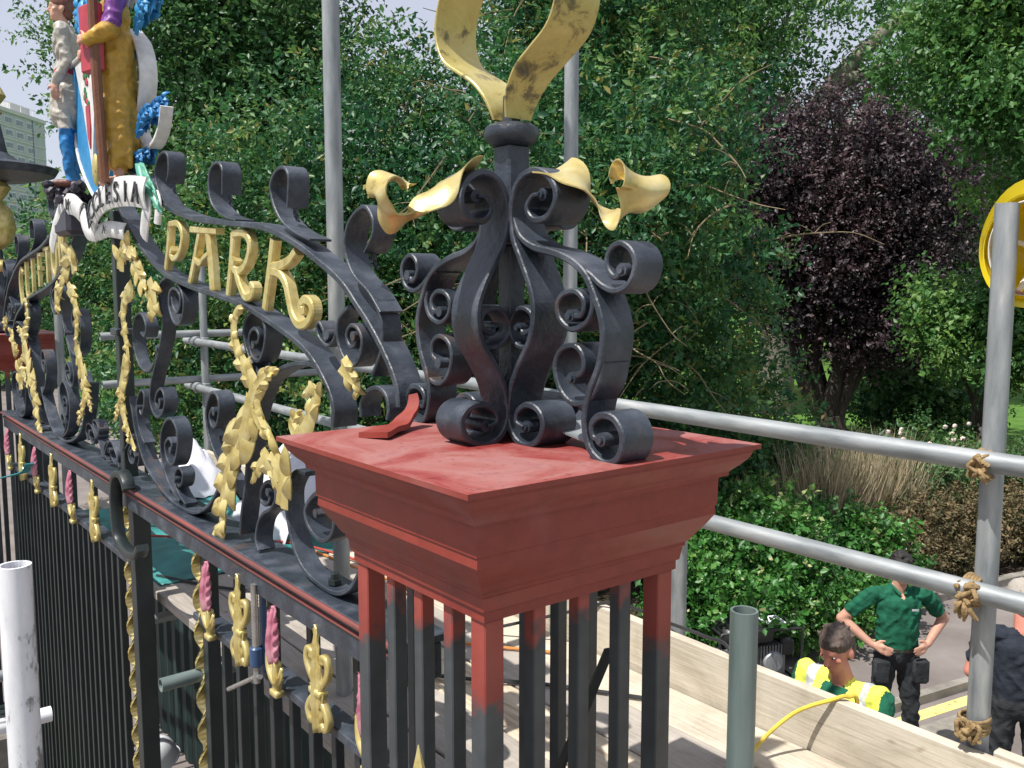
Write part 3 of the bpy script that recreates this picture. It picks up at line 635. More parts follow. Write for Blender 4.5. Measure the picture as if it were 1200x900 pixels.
def make_pillar(y0, label, primed=True):
    r = thing('gate_pillar', label, 'pillar', (SX / 2, y0 + SY / 2, 0), 'iron gate pillars')
    top = W(gobj('cap', move(square_loft(CAP, SX, SY, PH), (0, y0, 0)), M['red']), r)
    top.data.materials.append(M['red_top'])
    for pf in top.data.polygons:
        if pf.normal.z > .9 and pf.center.z > PH - .001: pf.material_index = 1
    bz1 = PH - .2645
    ins, cs, bs = .143, .043, .030
    xs = [ins + (SX - 2 * ins) * k / 4 for k in range(5)]
    ys = [y0 + ins + (SY - 2 * ins) * k / 4 for k in range(5)]
    rr = random.Random(4)
    for i in range(5):
        for j in range(5):
            if i in (0, 4) or j in (0, 4):
                corner = i in (0, 4) and j in (0, 4)
                thr = (3.02 if corner else 3.135 + rr.uniform(-.02, .03)) if primed else 3.15
                bar_obj(r, xs[i], ys[j], cs if corner else bs, .55, bz1, thr, 'corner_post' if corner else 'bar')
    v = box(.06, SX - .06, y0 + .06, y0 + SY - .06, 0, .5, .02)
    W(gobj('plinth', v, M['stone']), r)
    v = box(.11, SX - .11, y0 + .11, y0 + SY - .11, .5, .55, .01)
    W(gobj('base_plate', v, M['iron_dark']), r)
    # inner stay
    W(gobj('stay', tube([(.50, y0 + .2, 3.0), (.56, y0 + .50, 2.45)], .011, 6), M['iron_dark']), r)
    for z in (1.6, 2.44):
        f = join(box(ins - .012, SX - ins + .012, y0 + ins - .0125, y0 + ins + .0125, z, z + .03), box(ins - .012, SX - ins + .012, y0 + SY - ins - .0125, y0 + SY - ins + .0125, z, z + .03))
        if z < 2: W(gobj('tie_rail', f, M['iron_dark']), r)
    return r
pillar = make_pillar(0, 'near gate pillar with moulded red primed cap on square bars')
pillar2 = make_pillar(2 * YC - SY, 'far gate pillar with red cap at the left edge behind the scrollwork', False)

# ------------------------------------------------------------------ scroll finial on the near cap
FCX, FCY = .384, .378
def make_finial():
    r = thing('scroll_finial', 'black wrought iron scroll finial with gold leaf tips standing on the red cap', 'finial', (FCX, FCY, PH))
    sst = lambda q: q * q * (3 - 2 * q)
    xs = lambda v: 1.05 - .21 * sst(min(1, max(0, (v - .10) / .40)))
    dirs = {'-y': lambda u, v, s: (s, -u, v), '-x': lambda u, v, s: (-u * xs(v), -s, v), '+y': lambda u, v, s: (-s, u, v), '+x': lambda u, v, s: (u * xs(v), s, v)}
    tp = lambda q: min(1, .55 + 4 * q, .55 + 4 * (1 - q))
    def bolt(par, t3, uv, r_=.0125, l=.034):
        c = t3(uv[0], uv[1], 0); ax = Vector(t3(uv[0], uv[1], 1)) - Vector(c)
        a, b = Vector(c) - ax * l, Vector(c) + ax * l
        g = join(tube([a, b], r_, 10), tube([a - ax * .006, a], r_ * .6, 8))
        autosmooth(gobj('bolt', g, M['iron'], par))
    for k, t3 in dirs.items():
        arm = autosmooth(gobj('scroll_arm', band(FINIAL['main'], t3, .088, .013, 4, tp), M['iron'], r), 34)
        bolt(arm, t3, FINIAL['main'][0]); bolt(arm, t3, FINIAL['main'][-1])
        inn = autosmooth(gobj('inner_scroll', band(FINIAL['inner'], t3, .056, .010, 4), M['iron'], r), 34)
        bolt(inn, t3, FINIAL['inner'][-1], .010, .028)
        if k in ('-y', '+y'):
            out = autosmooth(gobj('outer_scroll', band(FINIAL['outer'], t3, .078, .014, 4, tp), M['iron'], r), 34)
            bolt(out, t3, FINIAL['outer'][-1], .013, .042)
            for nm in ('outer_roll', 'ring1', 'ring2'):
                g = autosmooth(gobj('side_scroll', band(FINIAL[nm], t3, .070, .011, 4), M['iron'], r), 34)
                bolt(g, t3, FINIAL[nm][-1], .012, .036)
        if k in ('-y', '-x'):
            def wave(u, v, s, t3=t3):
                return t3(u, v + .016 * sin(s * 60 + u * 40), s * (1.0 + .22 * sin(u * 48)))
            lf = gobj('gold_leaf', band(FINIAL['leaf'], wave, .085, .004, 6, None, .001, lambda q: .55 + .6 * sin(pi * min(1, q * .8 + .2)) ), M['gold'], r)
            # extra columns across the leaf so that it can ripple
            bm = bmesh.new(); bm.from_mesh(lf.data)
            bm.free()
            # rippled sheet instead of a plain strip
            P = catmull([(p[0], p[1], 0) for p in FINIAL['leaf']], 6); K = 9; V, F = [], []
            rs = random.Random(hash(k) % 7 if False else (3 if k == '-y' else 8))
            ph = rs.uniform(0, 6)
            for side in (0, 1):
                for i, p in enumerate(P):
                    a, b = P[max(i - 1, 0)], P[min(i + 1, len(P) - 1)]; d = (b - a).normalized(); nx, ny = -d.y, d.x
                    q = i / (len(P) - 1)
                    hw = (.034 + .014 * sin(q * 9 + ph)) * (1 if q < .8 else 1 - (q - .8) * 2.2)
                    for c in range(K):
                        s = (-1 + 2 * c / (K - 1)) * hw
                        e = .017 * sin(q * 15 + ph) * (s / hw) + .012 * (s / hw) ** 2 * sin(q * 21 + ph) + (.003 if side else 0)
                        V.append(t3(p.x + nx * e, p.y + ny * e, s))
            n = len(P); o0 = n * K
            for i in range(n - 1):
                for c in range(K - 1):
                    a = i * K + c
                    F.append((a, a + 1, a + K + 1, a + K)); F.append((o0 + a, o0 + a + K, o0 + a + K + 1, o0 + a + 1))
                for c in (0, K - 1):
                    a = i * K + c; F.append((a, a + K, o0 + a + K, o0 + a))
            me = mesh_from('gold_leaf', V, F, M['gold'], True); old = lf.data; lf.data = me; bpy.data.meshes.remove(old)
            fix_normals(lf); autosmooth(lf, 60)
        if k in ('-y', '+y'):
            cp = autosmooth(gobj('gold_cup_leaf', band([(u - .012 - .016 * max(0, 1 - i_ / 4.0), v) for i_, (u, v) in enumerate(FINIAL['cup'])], t3, .108, .007, 6, None, .002, lambda q: .60 + .40 * min(1, q * 3)), M['gold_worn'], r), 34)
    # post, collar, base
    h = .020
    post = join(box(-h, h, -h, h, .03, .40, .003), box(-.027, .027, -.027, .027, .40, .60, .004))
    autosmooth(gobj('post', post, M['iron'], r), 30)
    autosmooth(gobj('collar', lathe([(.03, .598), (.040, .60), (.053, .610), (.057, .622), (.054, .634), (.044, .641), (.036, .643), (.0, .645)], 28), M['iron'], r), 34)
    gobj('post_tip', box(-.014, .014, -.014, .014, .64, .70, .003), M['iron'], r)
    # torn lead flashing under the scrolls
    V = [(.01, -.15, .03), (.03, -.24, .008), (.12, -.22, .008), (.10, -.10, .06)]
    gobj('flashing', (V + [(a, b, c - .004) for a, b, c in V], [(0, 1, 2, 3), (7, 6, 5, 4), (0, 4, 5, 1), (1, 5, 6, 2), (2, 6, 7, 3), (3, 7, 4, 0)]), M['galv_dull'], r)
    return r
finial = make_finial()

# ------------------------------------------------------------------ overthrow
GXC = .36
def make_overthrow():
    r = thing('gate_overthrow', 'arched black scrollwork overthrow with gold letters and acanthus leaves above the gate', 'ironwork', (GXC, YC, 2.905))
    Y0, Y1 = SY + .004, 2 * YC - SY - .004
    # rail
    W(gobj('rail', join(box(.290, .440, Y0, Y1, 2.882, 2.905, .003), box(.300, .420, Y0, Y1, 2.792, 2.8815, .003)), M['iron']), r)
    W(gobj('rail_bead', tube([(.2885, Y0, 2.8935), (.2885, Y1, 2.8935)], .0085, 10), M['rail_red']), r)
    W(gobj('rail_bead', tube([(.299, Y0, 2.862), (.299, Y1, 2.862)], .006, 10), M['rail_red']), r)
    for m in (0, 1):
        def t3(y, z, s, m=m):
            return (GXC + s, (2 * YC - y) if m else y, z)
        def put(name, key, w, t, n=4, tp=None, par=None, mat='iron'):
            return autosmooth(W(gobj(name, band(GATE[key], t3, w, t, n, tp), M[mat]), r), 34)
        put('arch_band', 'upper', .072, .018)
        put('arch_band', 'lower', .072, .018)
        for k in range(1, 5):
            tp = lambda q: .35 + .65 * min(1, max(q, .12) * 3) if q < .4 else 1.0 - .45 * max(0, q - .75) / .25
            c = put('crest_curl', 'curl%d' % k, .066, .011, 5, tp)
            e = GATE['curl%d' % k][-1]
            W(gobj('curl_tip', acanthus([e, (e[0] + .004, e[1] - .02), (e[0] - .012, e[1] - .04)], t3, .03, 2, .008, .004, 4), M['iron']), r)
        for key, w, t in (('u_right', .062, .014), ('s_foot', .06, .012), ('u_mid', .062, .014), ('stem', .062, .014), ('roll_a', .06, .012), ('roll_b', .06, .012), ('roll_c', .06, .012), ('roll_d', .05, .011), ('s_big', .056, .012), ('u_small', .054, .011), ('s_low', .05, .011), ('roll_x1', .05, .010), ('roll_x2', .056, .011), ('roll_x3', .056, .012), ('roll_x4', .06, .012), ('foot1', .05, .009), ('foot2', .05, .009), ('foot3', .05, .009)):
            o = put('scroll', key, w, t)
            if key not in ('u_mid', 'stem', 'roll_x3', 'roll_x4'):
                y, z = GATE[key][-1] if key not in ('roll_x1',) else GATE[key][0]
                a = t3(y, z, -.033); b = t3(y, z, .02)
                autosmooth(gobj('scroll_boss', tube([a, b], .013, 10), M['iron'], o))
        for i, (key, (pts, wd)) in enumerate(LEAF.items()):
            def tl(y, z, s, t3=t3): return t3(y, z, s - .045)
            o = W(gobj('acanthus_leaf', frond(pts, tl, wd * (1.55 if wd > .09 else 1.75), i, .004, .42 if wd > .09 else .62, .010 + wd * .08, .21 if wd > .09 else .30), M['gold'], None), r); autosmooth(o, 50)
        for (y, z) in ((2.56, 2.93), (1.15, 2.935)):
            a = t3(y, z, .0)
            o = W(gobj('bolt', join(lathe([(.012, 0), (.012, .03), (.010, .033)], 8, 'z', (a[0], a[1], z - .01)), lathe([(.021, 0), (.021, .014)], 6, 'z', (a[0], a[1], z - .01))), M['iron_dark']), r)
    # letters
    for ch, strokes in LETTER.items():
        g = join(*[stroke(p, lambda y, z, s: (GXC - .012 + s, y, z), w * 1.05, .024 + .003 * k_) for k_, (p, w) in enumerate(strokes)])
        W(gobj('letter', g, M['gold']), r)['label'] = 'gold letter ' + ch
    word = {'C': [[(.9, .85), (.5, 1), (.1, .75), (.05, .4), (.35, .0), (.9, .12)]], 'L': [[(.2, 1), (.2, .05), (.9, .05)]], 'I': [[(.5, 1), (.5, 0)]],
            'F': [[(.2, 1), (.2, 0)], [(.2, .96), (.9, .96)], [(.2, .55), (.7, .55)]], 'T': [[(.5, 1), (.5, 0)], [(0, .96), (1, .96)]],
            'O': [[(.5, 1), (.1, .75), (.1, .25), (.5, 0), (.9, .25), (.9, .75), (.5, 1)]], 'N': [[(.1, 0), (.1, 1)], [(.1, 1), (.9, 0)], [(.9, 0), (.9, 1)]]}
    up = [(2 * YC - y, z) for y, z in GATE['upper']]; lo = [(2 * YC - y, z) for y, z in GATE['lower']]
    def at(curve, y):
        c = sorted(curve)
        for (a, za), (b, zb) in zip(c[:-1], c[1:]):
            if a <= y <= b: return za + (zb - za) * (y - a) / (b - a)
        return c[0][1]
    for i, ch in enumerate('CLIFTON'):
        y1 = 5.42 - i * .192; wd = .06 if ch == 'I' else .135
        z1 = at(up, y1 - wd / 2) - .02; z0 = at(lo, y1 - wd / 2) + .03
        g = join(*[stroke([(y1 - u * wd, z0 + v * (z1 - z0)) for u, v in s], lambda y, z, s_: (GXC - .012 + s_, y, z), .026, .02 + .003 * k_) for k_, s in enumerate(word[ch])])
        W(gobj('letter', g, M['gold']), r)['label'] = 'gold letter ' + ch
    # centre post and cross collar
    W(gobj('centre_post', box(.33, .39, 3.13, 3.19, 2.905, 4.10, .004), M['iron_dark']), r)
    W(gobj('post_collar', box(.315, .405, 3.11, 3.21, 3.55, 3.58, .004), M['iron']), r)
    # red primed foot lying on the cap
    P = catmull([(.300, .628, 3.512), (.285, .618, 3.482), (.255, .605, 3.459), (.205, .578, 3.453), (.140, .535, 3.453)], 5)
    V, F = [], []
    for i, p in enumerate(P):
        q = i / (len(P) - 1)
        a = Vector((.02, -.05, 0)).normalized() * (.012 + .026 * q)
        for sg, dz in ((-1, 0), (1, .006), (1, -.006), (-1, -.012)): V.append(tuple(p + a * sg + Vector((.003 * sin(i * .7), .003 * cos(i * .6), dz + .002 * sin(i * .9))))) 
    for i in range(len(P) - 1):
        for k in range(4):
            a, b = i * 4 + k, i * 4 + (k + 1) % 4; F.append((a, a + 4, b + 4, b))
    F += [(0, 1, 2, 3), tuple((len(P) - 1) * 4 + k for k in (3, 2, 1, 0))]
    W(gobj('primed_foot', (V, F), M['red']), r)
    return r
M['rail_red'] = simple('worn_red_rail_paint', [(.34, (.06, .05, .05)), (.46, (.15, .045, .038)), (.72, (.22, .055, .045))], 6, .55, 0, .2, 50, .003, stretch=(2, .5, 2))
overthrow = make_overthrow()

# ------------------------------------------------------------------ railing panels below the rail
gb_mesh = {}
def gbar(root, y, s, z0, z1, x=.36, name='bar', mat='iron_dark'):
    key = (s, round(z1 - z0, 3), mat)
    if key not in gb_mesh:
        v, f = box(-s / 2, s / 2, -s / 2, s / 2, 0, z1 - z0, .002)
        gb_mesh[key] = mesh_from('bar', v, f, M[mat])
    return link(name, gb_mesh[key], root, (x - root.location.x, y - root.location.y, z0 - root.location.z))

def fleur_geo():
    t = lambda u, v, s: (s, u, v)
    g = [acanthus([(0, -.16), (0, -.06), (0, .05), (0, .155)], t, .085, 1, .016, .006, 6, .1)]
    for sg in (1, -1):
        g.append(stroke([(0, -.03), (.035 * sg, .0), (.052 * sg, .035), (.045 * sg, .068), (.026 * sg, .066), (.028 * sg, .048)], t, .018, .018 + .001 * sg, 5))
        g.append(stroke([(0, -.05), (.03 * sg, -.075), (.048 * sg, -.11), (.035 * sg, -.14), (.018 * sg, -.128)], t, .017, .0215 + .001 * sg, 5))
    g.append(box(-.016, .014, -.028, .028, -.05, -.032, .003))
    return join(*g)
fleur_mesh = mesh_from('fleur_de_lis', *fleur_geo(), M['gold'], True)
M['pink'] = simple('pink_enamel', [(.3, (.30, .07, .12)), (.55, (.52, .20, .27)), (.8, (.66, .42, .44))], 18, .4, 0, .25, 40, .004)
def thistle_geo():
    t = lambda u, v, s: (s, u, v)
    head = join(acanthus([(0, -.06), (.004, 0), (0, .06), (-.004, .125)], t, .075, 2, .02, .006, 6, .5), acanthus([(.0, -.03), (.012, .04), (.03, .10)], t, .045, 2, .015, .005, 5, .3))
    base = join(stroke([(0, -.155), (0, -.11), (.0, -.055)], t, .022, .022, 5), acanthus([(0, -.13), (.035, -.08), (.05, -.02)], t, .04, 2, .012, .005, 5), acanthus([(0, -.13), (-.03, -.10), (-.036, -.06)], t, .03, 2, .012, .005, 5), box(-.016, .016, -.02, .02, -.165, -.145, .003))
    return head, base
_th, _tb = thistle_geo()
thistle_mesh = mesh_from('pink_flower', *_th, M['pink'], True); thistle_base = mesh_from('gold_stem', *_tb, M['gold'], True)

def twisted_geo(L):
    V, F = [], []; n = int(L / .02)
    for i in range(n + 1):
        z = L * i / n; a = z * 24
        for (u, v) in ((-.023, -.005), (.023, -.005), (.023, .005), (-.023, .005)):
            V.append((u * cos(a) - v * sin(a), u * sin(a) + v * cos(a), z))
    for i in range(n):
        for k in range(4):
            a, b = i * 4 + k, i * 4 + (k + 1) % 4; F.append((a, b, b + 4, a + 4))
    return V, F
tw_mesh = mesh_from('twisted_bar', *twisted_geo(2.3), M['gold'])

LOCK = 2.53
def panel(name, label, cat, ya, yb, step, first, twist_y, sub=2, par=0):
    r = thing(name, label, cat, (.36, (ya + yb) / 2, 0.12))
    W(gobj('lock_rail', box(.325, .395, ya, yb, LOCK - .03, LOCK, .003), M['iron']), r)
    W(gobj('bottom_rail', box(.325, .395, ya, yb, .12, .17, .003), M['iron_dark']), r)
    y = first; i = 0
    while y < yb - .03:
        gbar(r, y, .032, LOCK, 2.792)
        gbar(r, y, .032, .17, LOCK - .03)
        for q in range(1, sub):
            if y + step * q / sub < yb - .02: gbar(r, y + step * q / sub, .028, .17, LOCK - .03)
        ym = y + step / 2
        if ym < yb - .04:
            if (i + par) % 2 == 0:
                o = link('fleur_de_lis', fleur_mesh, r, (.303 - .36, ym - r.location.y, LOCK + .135 - .12)); o.scale = (1, 1.25, 1)
            else:
                o = link('pink_flower', thistle_mesh, r, (.303 - .36, ym - r.location.y, LOCK + .14 - .12)); o.scale = (1, 1.2, 1); link('gold_stem', thistle_base, o)
        y += step; i += 1
    for ty in twist_y:
        link('twisted_bar', tw_mesh, r, (.335 - .36, ty - r.location.y, LOCK - 2.02 - .12))
    return r
near_panel = panel('railing_panel', 'near side railing panel between the pillar and the gateway gap', 'railing', SY + .004 - .1, 2.26, .287, .723, [2.215], 2, 1)
gbar(near_panel, 2.165, .05, .17, 2.792, name='end_post')
left_leaf = panel('gate_leaf', 'closed black gate leaf left of the gap hung with small gold and pink flowers', 'gate', 3.10, 2 * YC - SY - .01, .46, 3.38, [3.145], 4)
gbar(left_leaf, 3.04, .075, .12, 2.792, name='meeting_post')
# spear head of a lower front railing
sp = thing('spear_railing', 'gold spear head railing tip in front of the near pillar', 'railing', (-.159, -.106, 2.97))
g = join(lathe([(.006, 0), (.022, .03), (.001, .11)], 4, 'z', (0, 0, .06)))
gobj('spear_head', g, M['gold'], sp)
gobj('bar', box(-.011, .011, -.011, .011, -2.9, .065, .002), M['iron_dark'], sp)

# ------------------------------------------------------------------ scaffold: tubes, boards, lashings
TG = 'scaffold tubes'
def pole(label, p0, p1, r=.028, mat='galv'):
    """one steel tube; its mesh runs along local z so that the weathering streaks follow the tube"""
    a, b = Vector(p0), Vector(p1); d = b - a
    v, f = hollow_tube((0, 0, 0), (0, 0, d.length), r, .005)
    o = autosmooth(gobj('scaffold_tube', (v, f), M[mat]), 50)
    o.location = a; o.rotation_euler = d.to_track_quat('Z', 'Y').to_euler()
    return tag(o, label, 'scaffold tube', TG)
DZ = 2.36
pole('tall grey upright scaffold tube crossing the letter K end of the arch', (.62, 1.61, 0), (.62, 1.61, 6.2))
pole('dark green grey tube stub standing in front of the wooden toe board', (.62, -.048, 0), (.62, -.048, 3.133), .0268, 'galv_green')
pole('thin far upright tube behind the left half of the overthrow', (.62, 5.73, 0), (.62, 5.73, 4.1))
pole('upright tube on the right with a yellow helmet hung on top', (1.622, -.065, 0), (1.622, -.065, 3.965), .0285)
pole('grey upright tube behind the tall finial', (1.622, 1.568, 0), (1.622, 1.568, 6.4))
pole('pale upright tube half hidden below the red cap behind the toe board', (1.628, .985, 0), (1.628, .985, 3.0))
pole('thin upright tube below the arch where the distant guard rails meet', (1.622, 5.72, 0), (1.622, 5.72, 4.0))
pole('upper long guard rail tube running behind the pillar to the right edge', (1.562, -2.6, 3.295), (1.562, 5.95, 3.365), .0272)
pole('lower long guard rail tube tied to the right hand upright', (1.562, -2.6, 2.955), (1.562, 5.95, 3.015), .0272)
pole('upper distant cross tube at the end of the scaffold', (.9, 5.80, 3.42), (3.4, 5.78, 3.42))
pole('lower distant cross tube at the end of the scaffold', (.9, 5.80, 3.07), (3.4, 5.78, 3.07))
pole('flaking white tube standing closest at the left edge', (-.535, .471, 0), (-.535, .471, 3.32), .0245, 'white_pole')
pole('short dark tube stub poking out through the gateway gap', (.185, 2.226, 2.29), (1.75, 2.25, 2.29), .026, 'galv_green')
pole('pale cross tube under the edge of the deck seen through the gap', (.44, 3.46, 2.10), (1.40, 3.47, 2.10), .026)
pole('white tube stub beside the closest white tube low at the left edge', (-1.1, 2.22, 2.30), (-.186, 2.21, 2.30), .026, 'white_pole')
pole('small grey tube end further back beside the closest white tube', (-1.1, 2.66, 2.30), (-.144, 2.66, 2.30), .022, 'galv_dull')
pole('upright grey tube under the deck seen through the gateway gap', (.62, 2.80, 0), (.62, 2.80, 2.26), .026, 'galv_green')
pole('ledger tube carrying the deck boards along the toe board', (1.62, -1.5, 2.25), (1.62, 5.9, 2.25), .026, 'galv_dull')

def board(label, x0, x1, y0, y1, z0, z1, mat, name='scaffold_board', cat='board', grp='scaffold boards'):
    L = y1 - y0; n = 12
    V, F = [], []
    w = x1 - x0; c = .004
    sec = [(-w / 2 + c, z1), (w / 2 - c, z1), (w / 2, z1 - c), (w / 2, z0), (-w / 2, z0), (-w / 2, z1 - c)]
    rr = random.Random(int(x0 * 1000 + y0 * 77))
    a, b = rr.uniform(0, 6), rr.uniform(0, 6)
    for i in range(n + 1):
        y = y0 + L * i / n
        for (u, z) in sec: V.append(((x0 + x1) / 2 + u + .003 * sin(y * 2 + a), y, z + .003 * sin(y * 1.7 + b)))
    for i in range(n):
        for k in range(6):
            p, q = i * 6 + k, i * 6 + (k + 1) % 6; F.append((p, p + 6, q + 6, q))
    F += [tuple(range(6)), tuple(n * 6 + k for k in range(5, -1, -1))]
    return tag(gobj(name, (V, F), M[mat]), label, cat, grp)
M['wood2'] = mat_board('pale_board_wood', (.27, .225, .17), (.47, .415, .33), (.60, .545, .45))
for i, (x0, x1, m, lb, ya, yb) in enumerate([
    (.43, .655, 'wood_grey', 'grey front deck board along the foot of the railing, its edge showing in the gap', -1.6, 3.9),
    (.662, .887, 'wood_grey', 'second deck board counted from the railing', -1.4, 5.2),
    (.893, 1.118, 'wood', 'middle deck board beyond the railing', -1.5, 5.6),
    (1.124, 1.33, 'wood_grey', 'greyish deck board second from the toe board', -1.3, 5.6),
    (1.336, 1.542, 'wood2', 'bright pale deck board lying against the toe board', -1.5, 5.6)]):
    board(lb, x0, x1, ya, yb, DZ - .038, DZ + (0, .002, -.001, .003, .001)[i], m)
board('long wooden toe board on edge with a yellow cable over it', 1.552, 1.588, .06 - .30, 5.6, DZ - .01, DZ + .185, 'wood2', 'toe_board')
board('wooden toe board end continuing beyond the right hand upright', 1.594, 1.63, -2.2, -.12, DZ - .01, DZ + .19, 'wood2', 'toe_board')

def lashing(label, c, axis_a, seed, sag=.10):
    """turns of rope round a crossing, with a knot and hanging tails"""
    rr = random.Random(seed); g = []
    c = Vector(c)
    for k in range(7):
        off = (k - 3) * .006; R = .033 + rr.uniform(0, .003); pts = []
        tilt = rr.uniform(-.4, .4)
        for i in range(17):
            a = 2 * pi * i / 16
            if axis_a == 'y': p = Vector((R * cos(a) * 1.3, off + tilt * .02 * sin(a), R * sin(a)))
            else: p = Vector((R * cos(a) * 1.3, R * sin(a), off + tilt * .02 * cos(a)))
            pts.append(c + p + Vector((.012, 0, 0)))
        g.append(tube(pts, .0048, 6, False))
    knot = c + Vector((-.045, -.012, .0))
    for k in range(7):
        pts = [knot + Vector((rr.uniform(-.022, .012), rr.uniform(-.03, .03), rr.uniform(-.03, .03))) for _ in range(5)]
        g.append(tube(pts, .0065, 6, True, 4))
    for k in range(7):
        e = knot + Vector((rr.uniform(-.02, .02), rr.uniform(-.03, .03), -sag * .75 * rr.uniform(.6, 1.1)))
        g.append(tube([knot, knot.lerp(e, .5) + Vector((-.012, rr.uniform(-.01, .01), 0)), e], 0.005, 6, True, 4, [.005, .0055, .006, .004]))
    o = autosmooth(gobj('rope_lashing', join(*g), M['rope']), 60)
    return tag(o, label, 'rope', 'rope lashings on the right hand upright')
lashing('pale rope lashing where the upper rail crosses the right hand upright', (1.592, -.055, 3.303), 'y', 1, .05)
lashing('brown rope lashing where the lower rail crosses the right hand upright', (1.592, -.045, 2.968), 'y', 2, .10)
o = lashing('brown rope bundle round the foot of the right hand upright', (1.60, -.06, 2.60), 'z', 3, .03)

# couplers where the far rails meet their upright
def coupler(label, c):
    r = thing('tube_coupler', label, 'coupler', c, 'couplers on the far upright')
    autosmooth(gobj('body', join(lathe([(.036, -.03), (.040, -.026), (.040, .026), (.036, .03)], 16), lathe([(.036, -.03), (.040, -.026), (.040, .026), (.036, .03)], 16, 'y', (-.058, 0, 0)), box(-.045, -.012, -.02, .02, -.02, .02)), M['galv_dull'], r), 40)
    gobj('bolt', join(tube([(.03, -.045, 0), (.03, .045, 0)], .007, 6), lathe([(.012, .03), (.012, .042)], 6, 'y', (.03, 0, 0))), M['galv_dull'], r)
coupler('upper coupler where the long rail meets the far upright', (1.622, 5.72, 3.363))
coupler('lower coupler where the long rail meets the far upright', (1.622, 5.72, 3.013))

# yellow cable over the toe board
cab = catmull([(.95, -.55, 2.372), (1.10, .18, 2.372), (1.22, .36, 2.374), (1.34, .44, 2.40), (1.47, .40, 2.49), (1.545, .315, 2.545), (1.575, .285, 2.556), (1.605, .27, 2.52), (1.62, .28, 2.2), (1.7, .4, 1.2), (1.9, .6, .02)], 8)
M['yellow_cable'] = simple('yellow_cable_sheath', var((.62, .45, .05), .8, 1.2), 20, .5, 0, 0)
tag(autosmooth(gobj('cable', tube(cab, .0065, 8), M['yellow_cable'])), 'yellow cable draped from the deck over the toe board', 'cable')
M['black_cable'] = simple('black_rubber', var((.02, .02, .022)), 10, .5, 0, 0)
M['red_cable'] = simple('red_cable_sheath', var((.38, .05, .03)), 10, .5, 0, 0)
M['orange_cable'] = simple('orange_cable_sheath', var((.55, .2, .04)), 10, .5, 0, 0)
def deck_cable(label, pts, mat, r=.006, z=DZ + .012):
    P = [(x, y, z + (q[0] if q else 0)) for x, y, *q in pts]
    return tag(autosmooth(gobj('cable', tube(P, r, 7, True, 8), M[mat])), label, 'cable', 'cables on the deck')
deck_cable('thin black cable lying along the top of the toe board', [(1.3, 1.75), (1.48, 1.45, .12), (1.57, 1.25, .20), (1.575, 1.0, .20), (1.572, .82, .203), (1.56, .70, .19), (1.50, .6, .0)], 'black_cable', .0065)
deck_cable('black cable trailing across the deck boards behind the railing', [(.5, 3.3), (.7, 2.9), (1.0, 2.5), (1.1, 2.0), (.9, 1.6), (1.2, 1.2), (1.4, .9)], 'black_cable', .007)
deck_cable('red cable looped on the teal tarpaulin', [(.6, 3.9, .05), (.85, 3.7, .05), (1.1, 3.9, .06), (1.0, 4.2, .06), (.75, 4.1, .06), (.9, 3.6, .05), (1.25, 3.3, .02), (1.4, 2.6), (1.2, 2.2)], 'red_cable', .007)
deck_cable('orange cable snaking from the tarpaulin along the deck', [(.75, 4.4, .06), (1.0, 4.0, .06), (1.2, 3.5, .03), (1.3, 3.0), (1.35, 2.3), (1.15, 1.8), (1.4, 1.4)], 'orange_cable', .006)

def crumple(name, label, cat, fx, nx, ny, mat, amp, seed, thick=.004):
    V, F = [], []
    for s in (0, 1):
        for i in range(nx + 1):
            for j in range(ny + 1):
                u, v = i / nx, j / ny
                p = Vector(fx(u, v))
                n = mnoise.noise(Vector((u * 4 + seed, v * 4, seed))) + .5 * mnoise.noise(Vector((u * 9 + seed, v * 9, 3)))
                e = .25 + .75 * min(1, 6 * u, 6 * (1 - u), 6 * v, 6 * (1 - v))
                p += Vector((n * .3, n * .2, abs(n) + .02)) * amp * e
                if s: p.z -= thick
                V.append(tuple(p))
    o = (nx + 1) * (ny + 1)
    for i in range(nx):
        for j in range(ny):
            a = i * (ny + 1) + j
            F.append((a, a + ny + 1, a + ny + 2, a + 1)); F.append((o + a, o + a + 1, o + a + ny + 2, o + a + ny + 1))
    for i in range(nx):
        for j in (0, ny):
            a = i * (ny + 1) + j; F.append((a, a + ny + 1, o + a + ny + 1, o + a))
    for j in range(ny):
        for i in (0, nx):
            a = i * (ny + 1) + j; F.append((a, a + 1, o + a + 1, o + a))
    return tag(gobj(name, (V, F), M[mat], None, True), label, cat)
M['teal'] = simple('teal_tarpaulin', var((.035, .20, .19), .6, 1.4), 6, .55, 0, .3, 25, .01)
M['white_cloth'] = simple('white_dust_sheet', var((.66, .66, .72), .9, 1.08), 5, .85, 0, .2, 30, .01, spec=.2)
crumple('tarpaulin', 'crumpled teal tarpaulin on the deck behind the overthrow', 'tarpaulin', lambda u, v: (.47 + 1.0 * u, 3.15 + 1.75 * v, DZ + .006), 30, 36, 'teal', .07, 1.3)
crumple('dust_sheet', 'white dust sheet heaped on the deck beyond the tarpaulin', 'sheet', lambda u, v: (1.02 + .50 * u, 4.75 + .75 * v, DZ + .02 + .30 * sin(pi * u) * sin(pi * v)), 20, 20, 'white_cloth', .10, 4.2)
crumple('dust_sheet', 'white dust sheet hanging behind the gold urn leaf', 'sheet', lambda u, v: (1.18 + .34 * u, 3.35 + .75 * v, DZ + .02 + .42 * (u ** .7)), 16, 22, 'white_cloth', .05, 7.7)

